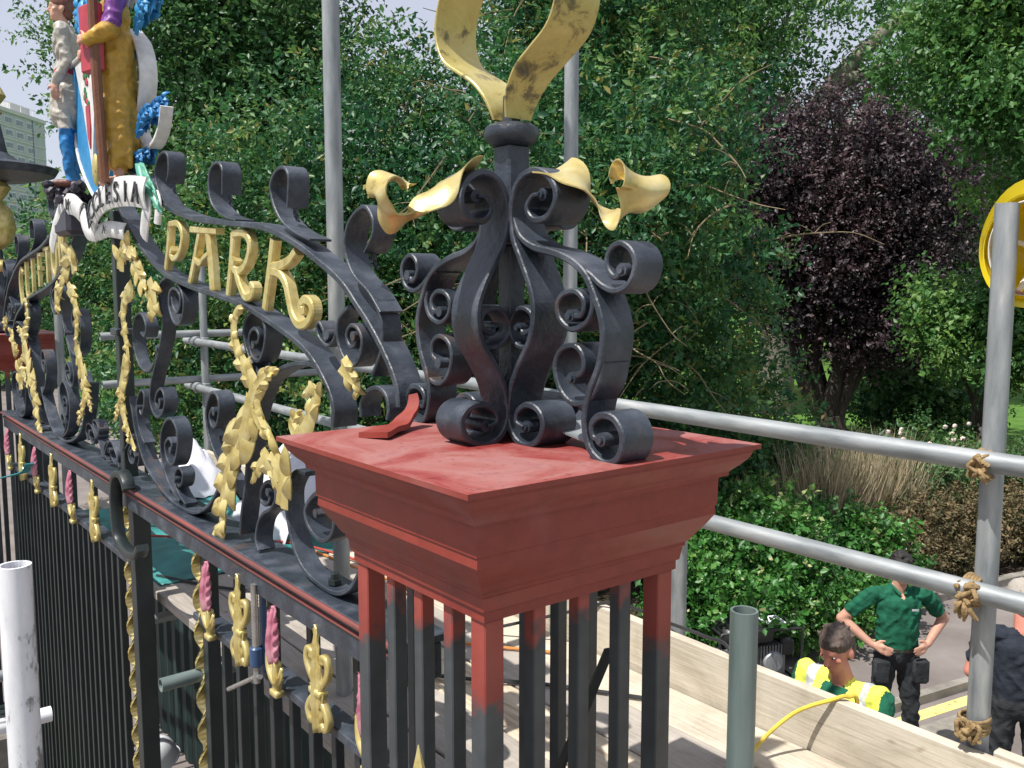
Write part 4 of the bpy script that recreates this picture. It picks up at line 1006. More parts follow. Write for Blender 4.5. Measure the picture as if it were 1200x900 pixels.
# dark green hoarding under the deck
M['hoarding'] = simple('dark_green_hoarding', var((.010, .028, .026), .7, 1.3), 5, .6, 0, .2, 30, .004)
V, F = [], []; n = 120
for i in range(n + 1):
    y = 2.45 + 4.2 * i / n; dx = .012 * (1 if (i // 3) % 2 else -1)
    for x in (1.42 + dx, 1.426 + dx): V += [(x, y, .02), (x, y, 2.3)]
for i in range(n):
    a = i * 4
    F += [(a, a + 4, a + 5, a + 1), (a + 2, a + 3, a + 7, a + 6), (a + 1, a + 5, a + 7, a + 3), (a, a + 2, a + 6, a + 4)]
F += [(0, 1, 3, 2), (n * 4, n * 4 + 2, n * 4 + 3, n * 4 + 1)]
tag(gobj('hoarding', (V, F), M['hoarding']), 'dark green ribbed hoarding under the deck behind the gate', 'hoarding')

# hoop latch over the rail
t3 = lambda y, z, s: (.262 + s, y, z)
V = band([(2.66, 2.70), (2.72, 2.655), (2.86, 2.635), (2.99, 2.66), (3.03, 2.75), (3.03, 2.86), (2.99, 2.945), (2.90, 2.968), (2.84, 2.945), (2.82, 2.915)], t3, .05, .030, 6)
tag(autosmooth(gobj('hoop_latch', V, M['iron_dark']), 50), 'black hooked hoop hanging over the red edged rail', 'hook')
# screw clamp on the near railing panel
cl = thing('screw_clamp', 'blue and silver screw clamp with a bar handle on the near railing', 'clamp', (.295, 1.577, 2.50))
M['blue_paint'] = simple('blue_tool_paint', var((.03, .07, .16)), 10, .4, 0, 0)
M['steel'] = simple('bright_steel', var((.45, .44, .42)), 30, .35, .8, .2, 90, .002)
V, F = lathe([(.011, 0), (.011, .33)], 10)
autosmooth(gobj('screw', lathe([(.0125 if k % 2 else .0105, k * .0055) for k in range(60)], 10), M['steel'], cl), 60)
autosmooth(gobj('barrel', lathe([(.015, .055), (.02, .06), (.02, .115), (.015, .12)], 14), M['blue_paint'], cl), 40)
gobj('frame', box(.018, .036, -.012, .012, .03, .34, .003), M['blue_paint'], cl)
autosmooth(gobj('handle', tube([(-.01, .225, -.10), (0, .03, .005), (.0, .0, .02), (0, -.03, .03)], .008, 8), M['steel'], cl), 40)
# teal strap tied at the far left
M['strap'] = simple('teal_webbing', var((.02, .26, .30)), 20, .6, 0, .3, 200, .002)
t3s = lambda u, v, s: (.26 + s, u, v)
tag(gobj('strap', band([(7.2, 2.22), (6.2, 2.40), (5.5, 2.54), (5.1, 2.63), (4.95, 2.70)], t3s, .05, .006, 6), M['strap']), 'teal webbing strap tied to the gate at the left edge', 'strap')

# ------------------------------------------------------------------ yellow safety helmet hung on the upright
M['yellow_plastic'] = simple('yellow_helmet_plastic', [(.3, (.62, .46, .01)), (.7, (.80, .62, .02))], 6, .3, 0, 0, spec=.5)
M['white_plastic'] = simple('white_webbing', var((.72, .70, .64), .9, 1.1), 12, .55, 0, 0)
M['leather'] = simple('tan_sweatband', var((.45, .20, .12)), 12, .7, 0, 0)
def make_helmet(name, label, loc, rot, shell, scale=1.0):
    r = thing(name, label, 'helmet', loc)
    r.rotation_euler = rot; r.scale = (scale,) * 3
    # local: opening faces -z, crown towards +z, peak towards +y
    seg = 40; prof = [(1.0, 0), (.985, .03), (.95, .07), (.86, .105), (.70, .132), (.48, .150), (.24, .158), (.02, .160)]
    a, b = .105, .135
    V, F = [], []
    for inner in (0, 1):
        k = .965 if inner else 1
        for rr_, z in prof:
            for i in range(seg):
                t = 2 * pi * i / seg
                V.append((a * rr_ * cos(t) * k, b * rr_ * sin(t) * k, z * k))
    n = len(prof)
    for inner in (0, 1):
        o = inner * n * seg
        for j in range(n - 1):
            for i in range(seg):
                p, q = o + j * seg + i, o + j * seg + (i + 1) % seg
                F.append((p, q, q + seg, p + seg))
        F.append(tuple(o + (n - 1) * seg + i for i in range(seg)))
    for i in range(seg):
        F.append((i, n * seg + i, n * seg + (i + 1) % seg, (i + 1) % seg))
    autosmooth(gobj('shell', (V, F), M[shell], r), 60)
    # brim with a peak
    V, F = [], []
    for i in range(seg):
        t = 2 * pi * i / seg; e = .010 + .022 * max(0, sin(t)) ** 3
        for (k, z) in ((1.0, .004), (1.0, -.002)):
            V.append((a * cos(t) * .99, b * sin(t) * .99, z)); V.append(((a + e * .6) * cos(t), (b + e) * sin(t), z - .006))
    for i in range(seg):
        p, q = i * 4, ((i + 1) % seg) * 4
        F += [(p, p + 1, q + 1, q), (p + 2, q + 2, q + 3, p + 3), (p + 1, p + 3, q + 3, q + 1), (p, q, q + 2, p + 2)]
    autosmooth(gobj('brim', (V, F), M[shell], r), 50)
    # ribs, harness and sweatband
    for x in (-.03, 0, .03):
        P = [(x, b * cos(t) * .9, .035 + .122 * sin(t)) for t in np.linspace(.5, pi - .5, 12)]
        autosmooth(gobj('rib', tube([(p[0], p[1], p[2] + .004) for p in P], .006, 6), M[shell], r), 60)
    V, F = [], []
    for i in range(seg + 1):
        t = 2 * pi * i / seg
        for k, z in ((.86, -.012), (.86, .022), (.84, .022), (.84, -.012)): V.append((a * k * cos(t), b * k * sin(t), z))
    for i in range(seg):
        for k in range(4):
            p, q = i * 4 + k, i * 4 + (k + 1) % 4; F.append((p, p + 4, q + 4, q))
    gobj('headband', (V, F), M['white_plastic'], r, True)
    for t0 in (.3, pi / 2 + .3):
        P = [(a * .82 * cos(t0) * cos(q), b * .82 * sin(t0) * cos(q), .01 + .10 * sin(q)) for q in np.linspace(0, pi, 14)]
        autosmooth(gobj('cradle_strap', tube(P, .008, 5), M['white_plastic'], r), 60)
    V, F = [], []
    for i in range(13):
        t = -pi / 2 - .9 + 1.8 * i / 12
        for k, z in ((.835, -.014), (.835, .024), (.80, .024), (.80, -.014)): V.append((a * k * cos(t), b * k * sin(t), z))
    for i in range(12):
        for k in range(4):
            p, q = i * 4 + k, i * 4 + (k + 1) % 4; F.append((p, p + 4, q + 4, q))
    gobj('sweatband', (V, F), M['leather'], r, True)
    return r
# opening turned towards the viewer's side of the scaffold, peak up, resting on the tube end
hd = Vector((-.93, -.22, -.02)).normalized()
zl = -hd; yl = Vector((0, 0, 1)); yl = (yl - zl * yl.dot(zl)).normalized(); xl = yl.cross(zl)
Rm = Matrix((xl, yl, zl)).transposed()
make_helmet('safety_helmet', 'yellow safety helmet hung inside out on top of the right hand upright', (1.690, -.098, 3.855), Rm.to_euler(), 'yellow_plastic', 1.05)

# ------------------------------------------------------------------ trees and shrubs
LAT = Vector((.7838, -.6211, 0)); FWD = Vector((.6211, .7838, 0))
def leaf_cloud(name, clumps, n, ll, lw, mat, seed, parent=None, per=10, shell=(.45, 1.06), droop=0.0, twig=5.0, up=.5, zmin=.05, kind=None, lump=.34):
    """leaves on short twigs spread through and round the clumps: folded four-point blades, one mesh"""
    r = np.random.default_rng(seed)
    C = np.array(clumps, float)
    # break every clump into smaller tufts
    w = (C[:, 3] * C[:, 4] + C[:, 4] * C[:, 5] + C[:, 3] * C[:, 5])
    tufts = []
    for c, ww in zip(C, w):
        k = int((18 + 14 * ww) * lump)
        d = r.normal(size=(k, 3)); d /= np.linalg.norm(d, axis=1)[:, None]
        rad = r.uniform(shell[0], shell[1], k) ** .6
        p = d * rad[:, None] * c[3:6]
        s = r.uniform(.16, .40, k) / lump ** .4 * (c[3] * c[4] * c[5]) ** (1 / 3)
        for q in range(k): tufts.append((c[0], c[1], c[2], p[q, 0], p[q, 1], p[q, 2], s[q], r.normal() * .20))
    T = np.array(tufts)
    pr = T[:, 6] ** 2; pr /= pr.sum()
    nt = n // per
    ti = r.choice(len(T), nt, p=pr)
    t = T[ti]
    d = r.normal(size=(nt, 3)); d /= np.linalg.norm(d, axis=1)[:, None]
    loc = t[:, 3:6] + d * (r.uniform(.3, 1.0, nt) ** .5 * t[:, 6])[:, None] * np.array([1.15, 1.15, .8])
    L = np.array(LAT); Fw = np.array(FWD)
    base = t[:, 0:3] + loc[:, 0:1] * L + loc[:, 1:2] * Fw + loc[:, 2:3] * np.array([0, 0, 1.0])
    dw = d[:, 0:1] * L + d[:, 1:2] * Fw + d[:, 2:3] * np.array([0, 0, 1.0])
    axis = dw + r.normal(size=(nt, 3)) * .45 + np.array([0, 0, .25 - droop]); axis /= np.linalg.norm(axis, axis=1)[:, None]
    tint_t = np.clip(r.normal(.42, .17, nt) + t[:, 7], 0, .97)
    # leaves
    m = nt * per
    k = np.tile(np.arange(per), nt); ax = np.repeat(axis, per, 0); bs = np.repeat(base, per, 0)
    pos = bs + ax * ((k / per) * ll * twig)[:, None] + r.normal(size=(m, 3)) * ll * .25
    side = r.normal(size=(m, 3)); side -= ax * (side * ax).sum(1)[:, None]; side /= np.linalg.norm(side, axis=1)[:, None]
    a = ax * r.uniform(.2, .9, m)[:, None] + side * .9 + np.array([0, 0, -droop]); a /= np.linalg.norm(a, axis=1)[:, None]
    nrm = r.normal(size=(m, 3)) * .7 + np.array([0, 0, up]) + np.repeat(dw, per, 0) * .5
    nrm -= a * (nrm * a).sum(1)[:, None]; nrm /= np.linalg.norm(nrm, axis=1)[:, None]
    b = np.cross(nrm, a)
    s = r.uniform(.5, 1.4, m)[:, None] * np.repeat(r.uniform(.75, 1.2, nt), per)[:, None]
    lr = pos + a * (ll * .45) * s
    V = np.empty((m, 4, 3))
    V[:, 0] = pos; V[:, 1] = lr + b * (lw / 2) * s + nrm * (lw * .18) * s
    V[:, 2] = pos + a * ll * s - nrm * ll * .08 * s; V[:, 3] = lr - b * (lw / 2) * s + nrm * (lw * .18) * s
    keep = V[:, :, 2].min(1) > zmin
    V = V[keep]; m = len(V)
    tint = np.clip(np.repeat(tint_t, per)[keep] + r.normal(0, .10, m), 0, .97)
    tint[r.random(m) < .012] = 1.0
    me = bpy.data.meshes.new(name)
    me.vertices.add(m * 4); me.vertices.foreach_set('co', V.reshape(-1).astype(np.float32))
    idx = np.arange(m)[:, None] * 4
    tri = np.concatenate([idx + np.array([0, 1, 2]), idx + np.array([0, 2, 3])], 1).reshape(-1)
    me.loops.add(m * 6); me.loops.foreach_set('vertex_index', tri.astype(np.int32))
    me.polygons.add(m * 2); me.polygons.foreach_set('loop_start', np.arange(0, m * 6, 3, dtype=np.int32))
    me.update(calc_edges=True)
    at = me.attributes.new('tint', 'FLOAT', 'POINT'); at.data.foreach_set('value', np.repeat(tint, 4).astype(np.float32))
    me.materials.append(mat)
    o = link(name, me)
    if parent is not None: W(o, parent)
    if kind: o['kind'] = kind
    return o

def limb(pts, r0, r1, seg=8):
    return tube(pts, r0, seg, True, 5, [r0, r1])

def wobble(a, b, rr, amp, n=4):
    a, b = Vector(a), Vector(b); L = (b - a).length
    return [a] + [a.lerp(b, k / n) + Vector((rr.uniform(-1, 1), rr.uniform(-1, 1), rr.uniform(-.5, .5))) * amp * L for k in range(1, n)] + [b]

def tree(name, label, base, trunk_r, clumps, n, ll, lw, mat, seed, bark='bark', fork=1.6, group=None, limbs=None, extra=None, **kw):
    rr = random.Random(seed)
    root = thing(name, label, 'tree', (base[0], base[1], 0), group)
    fz = Vector((base[0] + rr.uniform(-.1, .1), base[1] + rr.uniform(-.1, .1), fork))
    g = [limb([(base[0], base[1], -.1), (base[0], base[1], fork * .5), tuple(fz)], trunk_r * 1.15, trunk_r * .8, 12)]
    order = sorted(clumps, key=lambda c: -c[3] * c[4] * c[5])[:limbs or 9]
    for c in order:
        e = Vector(c[:3]) + Vector((0, 0, c[5] * .3))
        st = fz if rr.random() < .6 else Vector((base[0], base[1], fork * .6))
        P = wobble(st, e, rr, .05)
        g.append(limb(P, trunk_r * .55, trunk_r * .12, 8))
        for _ in range(4):
            d = Vector((rr.uniform(-1, 1), rr.uniform(-1, 1), rr.uniform(-.4, .9)))
            q = e + d * max(c[3:6]) * .8
            g.append(limb(wobble(P[3], q, rr, .06, 3), trunk_r * .16, trunk_r * .04, 6))
    W(autosmooth(gobj('trunk', join(*g), M[bark]), 60), root)
    leaf_cloud('crown', clumps, n, ll, lw, M[mat], seed, root, **kw)
    if extra: extra(root, rr)
    return root

def holly_twigs(root, rr):
    # bare dry twigs sticking out of the face of the holly
    for k in range(80):
        c = HOLLY_A[rr.choice([0, 1, 2, 2, 3, 4, 4, 5, 9, 9, 14, 16, 17])]
        d = -FWD * rr.uniform(.55, 1.0) + LAT * rr.uniform(-.9, .9) + Vector((0, 0, rr.uniform(-.7, .7)))
        s = Vector(c[:3]) + Vector((LAT * (d.dot(LAT)) * c[3] + FWD * d.dot(FWD) * c[4] + Vector((0, 0, d.z * c[5])))) * 1.02
        P = [s]; q = (LAT * rr.choice((-1, 1)) * rr.uniform(.4, 1) - FWD * rr.uniform(.1, .6) + Vector((0, 0, rr.uniform(-.8, .35)))).normalized()
        for _ in range(4):
            q = (q + Vector((rr.uniform(-.4, .4), rr.uniform(-.4, .4), rr.uniform(-.5, .25)))).normalized(); P.append(P[-1] + q * rr.uniform(.16, .42))
        g = [tube(P, .012, 5, True, 4, [.011, .004])]
        for _ in range(3):
            i = rr.randrange(1, 4); e = P[i] + Vector((rr.uniform(-.3, .3), rr.uniform(-.3, .3), rr.uniform(-.25, .2)))
            g.append(tube([P[i], P[i].lerp(e, .5) + Vector((0, 0, .03)), e], .006, 4, True, 3, [.006, .002]))
        W(gobj('twig', join(*g), M['deadtwig']), root)

tree('holly_tree', 'large dark glossy holly tree filling the middle behind the finial', (6.4, 7.4), .26, HOLLY_A, 190000, .088, .042, 'holly', 11, extra=holly_twigs, fork=1.2, twig=4.0, up=.35)
tree('holly_tree', 'sunlit holly tree behind the letters of the arch', (4.6, 10.3), .2, HOLLY_B, 110000, .088, .042, 'holly', 12, fork=1.2, twig=4.0, up=.35)
tree('broadleaf_tree', 'airy broadleaf tree with sky showing through behind the statues', (5.4, 15.2), .28, BROAD, 95000, .105, .058, 'broad', 13, fork=3.0, droop=.15, per=9)
def purple_limbs(root, rr): pass
tree('purple_tree', 'dark purple leaved tree with forked trunk beyond the shrubs', (17.0, 9.9), .36, PURPLE[:7] + PURPLE[8:9], 165000, .10, .055, 'purple', 14, fork=1.0, droop=.1)
tree('maple_tree', 'bright green maple overhanging the top right corner', (17.5, 3.2), .3, MAPLE, 42000, .10, .07, 'maple', 15, 'bark_pale', fork=4.0, droop=.25, per=8)
tree('young_maple', 'low light green maple sapling behind the yellow helmet', (15.1, 5.9), .09, MAPLE_LOW, 22000, .10, .065, 'maple', 16, fork=1.4, droop=.2, per=8)
def back_limbs(root, rr):
    g = []
    for P, a, b in (([(22.3, 15.0, 4.2), (23.0, 15.1, 7.8), (24.2, 14.7, 10.0), (25.6, 13.9, 11.6), (26.6, 13.6, 12.2)], .42, .14), ([(24.2, 14.7, 10.0), (25.6, 13.6, 10.5), (27.0, 12.6, 10.9)], .26, .08), ([(22.4, 15.2, 5.0), (22.3, 15.9, 8.0), (22.0, 16.6, 10.4)], .38, .15), ([(23.0, 15.1, 7.8), (24.4, 13.9, 8.4), (26, 12.9, 9.6)], .2, .06)):
        g.append(limb(P, a, b, 10))
    W(autosmooth(gobj('bough', join(*g), M['bark_pale']), 60), root)
tree('tall_tree', 'tall tree with pale heavy boughs above the purple tree', (22.4, 15.2), .5, BACK, 90000, .17, .09, 'broad', 17, 'bark_pale', fork=4.2, droop=.1, per=9, extra=back_limbs, limbs=5)
# belt of trees across the park
rb = random.Random(5)
belt_labels = ['dark park tree far behind the holly', 'park tree far behind the purple tree', 'park tree far beyond the lawn at the right edge', 'park tree far behind the sunlit holly', 'park tree far behind the statues', 'park tree far beyond the lawn behind the helmet']
for i, (dx, dy, h) in enumerate([(22, 36, 9), (36, 30, 10), (52, 19, 12), (13, 40, 9), (8.5, 30, 6.5), (46, 26, 12)]):
    cl_ = [(dx + rb.uniform(-3, 3), dy + rb.uniform(-3, 3), h * rb.uniform(.3, .85), rb.uniform(2, 4), rb.uniform(2, 3), rb.uniform(1.6, 2.8)) for _ in range(11)]
    if i == 4: cl_ = [(dx + rb.uniform(-1.2, 2.5), dy + rb.uniform(-2, 2), h * rb.uniform(.25, .8), 1.3, 1.3, 1.1) for _ in range(8)]
    tree('park_tree', belt_labels[i], (dx, dy), .4, cl_, 15000, .34, .2, 'broad', 40 + i, fork=1.5, group='park trees in the distance', per=8)

def shrub(name, label, cat, clumps, n, ll, lw, mat, seed, group=None, **kw):
    cx_ = sum(c[0] for c in clumps) / len(clumps); cy_ = sum(c[1] for c in clumps) / len(clumps)
    root = thing(name, label, cat, (cx_, cy_, 0), group)
    rr = random.Random(seed); g = []
    for c in clumps:
        for _ in range(3):
            b = Vector((c[0] + rr.uniform(-.2, .2), c[1] + rr.uniform(-.2, .2), -.02))
            g.append(limb(wobble(b, Vector(c[:3]) + Vector((rr.uniform(-.2, .2), rr.uniform(-.2, .2), c[5] * .4)), rr, .08, 3), .018, .006, 5))
    W(gobj('stem', join(*g), M['bark']), root)['kind'] = 'stuff'
    leaf_cloud('foliage', clumps, n, ll, lw, M[mat], seed, root, **kw)
    return root
shrub('ivy_shrub', 'bright green leafy shrub beside the generator', 'shrub', IVY + [(c[0], c[1], max(.3, c[2] - .6), c[3], c[4], .4) for c in IVY], 76000, .068, .046, 'ivy', 21, twig=3.0, up=.7, shell=(.3, 1.0), lump=.8)
def hedge_clumps(a, b, z0, z1, n, rad):
    return [(a[0] + (b[0] - a[0]) * (i + .5) / n, a[1] + (b[1] - a[1]) * (i + .5) / n, (z0 + z1) / 2, rad, rad, (z1 - z0) / 2) for i in range(n)]
shrub('clipped_hedge', 'browned clipped hedge along the kerb on the right', 'hedge', hedge_clumps((8.9, 4.75), (14.6, 3.75), .0, 1.05, 9, .55), 46000, .05, .028, 'brownhedge', 22, twig=2.5, shell=(.6, 1.0), lump=1.2)
shrub('low_hedge', 'low green hedge top behind the browned hedge', 'hedge', hedge_clumps((11.2, 5.15), (15.8, 4.3), .2, 1.42, 7, .6), 36000, .055, .032, 'hedge', 23, twig=2.5, shell=(.6, 1.0), lump=1.2)
shrub('rose_shrub', 'dark rose bushes with pale flowers below the purple tree', 'shrub', hedge_clumps((12.4, 6.6), (15.0, 5.9), .2, 1.35, 5, .6), 13000, .075, .045, 'broad', 24, shell=(.4, 1.05))
shrub('border_shrub', 'dark green shrub between the pillar cap and the dry grass', 'shrub', [(8.6, 6.9, 1.0, 1.0, .8, .8), (9.7, 6.6, .9, .8, .7, .7), (7.9, 6.4, .9, .8, .6, .8), (10.6, 7.2, 1.0, .9, .7, .7)], 26000, .09, .05, 'holly', 25)
shrub('lawn_shrub', 'dark rounded shrub standing on the lawn under the purple tree', 'shrub', [(20.2, 10.36, 1.1, .6, .6, .85), (20.6, 10.1, .7, .4, .4, .6)], 7000, .14, .08, 'holly', 26)
shrub('lawn_shrub', 'small bushy tree on the lawn below the light green maple', 'shrub', [(19.8, 9.4, 1.55, .5, .5, .42), (19.8, 9.4, .7, .2, .2, .5)], 6000, .14, .08, 'broad', 27)
shrub('lawn_shrub', 'upright clipped shrub on the lawn left of the helmet upright', 'shrub', [(20.6, 8.76, .8, .33, .33, .75)], 3500, .12, .05, 'holly', 28)
shrub('far_bush', 'bright green bushes below the block of flats', 'shrub', [(6.2 + k * .9, 38.4 - k * .25, 4.6 + .3 * sin(k * 2), .9, .9, .9) for k in range(-3, 3)] + [(6.2 + k * .9, 38.4, 2.2, 1.2, 1.0, 2.2) for k in range(-3, 3)], 16000, .2, .12, 'maple', 29)
# roses
M['rose'] = simple('pale_rose_petal', var((.75, .60, .55), .85, 1.1), 9, .6, 0, 0)
rose_mesh = None
bm = bmesh.new(); bmesh.ops.create_icosphere(bm, subdivisions=1, radius=.045)
for v in bm.verts: v.co *= random.uniform(.75, 1.2)
rose_geo = bm_geo(bm)
rose_mesh = mesh_from('rose', *rose_geo, M['rose'], False)
rr_ = random.Random(9)
rose_root = [o for o in COL.objects if o.name.startswith('rose_shrub')][0]
for k in range(22):
    link('rose', rose_mesh, rose_root, (rr_.uniform(-1.4, 1.4), rr_.uniform(-.6, .4), rr_.uniform(1.2, 1.55)))
# dry ornamental grass
def grass(name, label, cx_, cy_, wx, wy, n, h, seed, mat='straw'):
    r = np.random.default_rng(seed)
    p = np.stack([cx_ + r.uniform(-wx, wx, n), cy_ + r.uniform(-wy, wy, n), np.zeros(n)], 1)
    hh = h * r.uniform(.55, 1.1, n); lean = r.normal(0, .16, (n, 2)) * hh[:, None]
    ang = r.uniform(0, pi, n); bx = np.stack([np.cos(ang), np.sin(ang), np.zeros(n)], 1) * .011
    mid = p + np.stack([lean[:, 0] * .35, lean[:, 1] * .35, hh * .55], 1); tip = p + np.stack([lean[:, 0], lean[:, 1], hh], 1)
    V = np.stack([p - bx, p + bx, mid + bx, mid - bx, tip], 1).reshape(-1, 3)
    F = []
    for i in range(n):
        a = i * 5; F += [(a, a + 1, a + 2, a + 3), (a + 3, a + 2, a + 4)]
    me = mesh_from(name, V.tolist(), F, M[mat])
    at = me.attributes.new('tint', 'FLOAT', 'POINT'); at.data.foreach_set('value', np.repeat(r.uniform(0, 1, n), 5).astype(np.float32))
    return tag(link(name, me), label, 'grass', None, 'stuff')
grass('dry_grass', 'tall dry straw coloured grass clump above the low hedge', 10.1, 5.25, 1.15, .32, 2600, 1.75, 3)
grass('dry_grass', 'short dry grass behind the light green shrub', 8.9, 5.35, .7, .25, 700, 1.5, 4)
grass('dry_grass', 'thin pale grass at the end of the low hedge by the upright', 14.2, 5.4, .9, .4, 900, 1.3, 6)

# ------------------------------------------------------------------ block of flats far behind
M['concrete'] = simple('pale_concrete_panel', var((.44, .45, .49), .9, 1.08), .4, .85, 0, 0)
M['concrete2'] = simple('cream_fascia', var((.55, .54, .54), .92, 1.06), .4, .85, 0, 0)
M['glass_far'] = simple('window_glass', var((.16, .19, .24), .6, 1.5), .8, .15, 0, 0)
M['frame_white'] = simple('white_window_frame', var((.75, .75, .76), .95, 1.05), 1, .5, 0, 0)
def tower():
    P0 = CAM_POS + Vector((.149, 1.22, 0)) * 182; P1 = CAM_POS + Vector((.225, 1.12, 0)) * 222
    P0.z = P1.z = 0
    d = (P1 - P0); L = d.length; d.normalize()
    root = thing('block_of_flats', 'pale grey block of flats behind the statues at the left edge', 'building', (P0.x, P0.y, 0), None, math.atan2(d.y, d.x))
    H = 44.5
    gobj('wall', box(-12, L, .0, 14, 0, H), M['concrete'], root)
    gobj('parapet', box(-12.2, L + .2, -.3, 14.2, H, H + .9), M['concrete2'], root)
    gobj('roof_rail', join(*[box(x - .06, x + .06, -.2, -.08, H + .9, H + 2.4) for x in np.arange(-10, L, 5.0)] + [box(-12, L, -.2, -.1, H + 2.3, H + 2.4)]), M['frame_white'], root)
    gobj('stair_tower', box(L - 9, L - 1, 3, 9, H + .9, H + 3.6), M['concrete2'], root)
    wm = mesh_from('window', *join(box(0, 3.0, -.06, .02, 0, 1.5)), M['frame_white']); pm = mesh_from('pane', *join(box(.14, 1.42, -.10, -.05, .14, 1.36), box(1.58, 2.86, -.10, -.05, .14, 1.36)), M['glass_far'])
    for k in range(9):
        z = H - 2.4 - k * 2.85
        for x in np.arange(-8, L - 4, 4.4):
            o = link('window', wm, root, (float(x), -.02, z)); link('pane', pm, o)
        gobj('floor_band', box(-12, L, -.12, -.003, z - .75, z - .45), M['concrete2'], root)
    for x in np.arange(-5.6, L, 17.6): gobj('downpipe', box(x, x + .25, -.2, -.002, 0, H - .01), M['glass_far'], root)
    return root
tower()

# ------------------------------------------------------------------ figures: tapered limbs fused into one skin
def cap_geo(p0, r0, p1, r1, seg=12, rings=5):
    a, b = Vector(p0), Vector(p1); d = b - a; L = d.length
    q = d.to_track_quat('Z', 'Y') if L > 1e-6 else Matrix.Identity(3).to_quaternion()
    prof = [(r0 * sin(t), -r0 * cos(t)) for t in np.linspace(.02, pi / 2, rings)] + [(r1 * cos(t), L + r1 * sin(t)) for t in np.linspace(0, pi / 2 - .02, rings)]
    v, f = lathe(prof, seg)
    return [tuple(a + q @ Vector(p)) for p in v], f

def ell_geo(c, r, rot=(0, 0, 0), seg=16, rings=10):
    from mathutils import Euler
    R = Euler(rot).to_matrix()
    prof = [(sin(t), -cos(t)) for t in np.linspace(.03, pi - .03, rings)]
    v, f = lathe(prof, seg)
    return [tuple(Vector(c) + R @ Vector((p[0] * r[0], p[1] * r[1], p[2] * r[2]))) for p in v], f

def fuse(name, prims, voxel, mats, paint=None, smooth=4, fold=None):
    """prims: ('cap', p0, r0, p1, r1, m) or ('ell', c, r, rot, m); fused by a voxel remesh; faces take the material of the nearest limb"""
    g = join(*[cap_geo(*p[1:5]) if p[0] == 'cap' else ell_geo(*p[1:4]) for p in prims])
    me = mesh_from(name, g[0], g[1], None, mats=mats)
    tmp = bpy.data.objects.new('tmp', me); COL.objects.link(tmp)
    md = tmp.modifiers.new('r', 'REMESH'); md.mode = 'VOXEL'; md.voxel_size = voxel; md.use_smooth_shade = True
    ms = tmp.modifiers.new('s', 'SMOOTH'); ms.factor = .5; ms.iterations = smooth
    dg = bpy.context.evaluated_depsgraph_get(); dg.update()
    out = bpy.data.meshes.new_from_object(tmp.evaluated_get(dg))
    bpy.data.objects.remove(tmp); bpy.data.meshes.remove(me)
    out.name = name; out.materials.clear()
    for m in mats: out.materials.append(m)
    n = len(out.polygons)
    c = np.empty(n * 3, np.float32); out.polygons.foreach_get('center', c); c = c.reshape(-1, 3).astype(float)
    best = np.full(n, 1e9); mi = np.zeros(n, int)
    folds = fold
    for p in prims:
        if p[0] == 'cap':
            a, b = np.array(p[1], float), np.array(p[3], float); d = b - a
            t = np.clip(((c - a) @ d) / max(d @ d, 1e-9), 0, 1)
            dist = np.linalg.norm(c - (a + t[:, None] * d), axis=1) - (p[2] + (p[4] - p[2]) * t); m = p[5]
        else:
            dist = (np.linalg.norm((c - np.array(p[1])) / np.array(p[2]), axis=1) - 1) * min(p[2]); m = p[4]
        k = dist < best; best[k] = dist[k]; mi[k] = m
    if paint is not None: mi = paint(c, mi)
    out.polygons.foreach_set('material_index', mi.astype(np.int32))
    out.polygons.foreach_set('use_smooth', [True] * n)
    if folds:
        # cloth creases: push the clothed vertices in and out along their normals
        nv = len(out.vertices)
        co = np.empty(nv * 3, np.float32); out.vertices.foreach_get('co', co); co = co.reshape(-1, 3)
        no = np.empty(nv * 3, np.float32); out.vertices.foreach_get('normal', no); no = no.reshape(-1, 3)
        lv = np.empty(len(out.loops), np.int32); out.loops.foreach_get('vertex_index', lv)
        lt = np.empty(n, np.int32); out.polygons.foreach_get('loop_total', lt)
        cloth = np.zeros(nv, bool); cloth[lv[np.repeat(np.isin(mi, folds), lt)]] = True
        for k in np.nonzero(cloth)[0]:
            x, y, z = (float(a) for a in co[k])
            w = mnoise.noise(Vector((x * 6 + z * 3, y * 6, z * 9 + x * 9))) + .35 * mnoise.noise(Vector((x * 16 + 5, y * 16, z * 18 - x * 12)))
            co[k] += no[k] * (.010 * max(-.6, 1 - abs(w) * 3.0) - .003)
        out.vertices.foreach_set('co', co.reshape(-1))
    out.update()
    return out

M['skin'] = simple('skin', var((.50, .27, .19), .88, 1.1), 14, .55, 0, .1, 90, .001)
M['skin_red'] = simple('sunburnt_skin', var((.55, .22, .16), .88, 1.1), 14, .55, 0, .1, 90, .001)
M['shirt_green'] = simple('green_polo_cotton', var((.012, .10, .055), .75, 1.25), 14, .85, 0, .5, 22, .02, spec=.2)
M['shirt_navy'] = simple('navy_cotton', var((.022, .027, .038), .75, 1.3), 12, .85, 0, .5, 20, .02, spec=.2)
M['trouser'] = simple('charcoal_work_trousers', var((.028, .031, .034), .7, 1.4), 12, .85, 0, .6, 18, .02, spec=.2)
M['hair_dark'] = simple('dark_hair', var((.016, .013, .011), .6, 1.6), 30, .5, 0, .8, 120, .006, stretch=(3, 3, 1))
M['hair_grey'] = simple('greying_brown_hair', var((.085, .06, .048), .5, 1.6), 30, .55, 0, .8, 110, .006, stretch=(3, 3, 1))
M['hivis'] = simple('yellow_hi_vis', var((.72, .78, .10), .85, 1.1), 10, .7, 0, .4, 16, .02)
M['hivis_green'] = simple('green_hi_vis', var((.20, .60, .04), .8, 1.15), 10, .7, 0, .4, 16, .02)
M['reflect'] = simple('silver_reflective_tape', var((.62, .64, .66)), 20, .4, .3, 0)
M['eye'] = simple('eye_white', var((.6, .6, .58)), 10, .3, 0, 0)
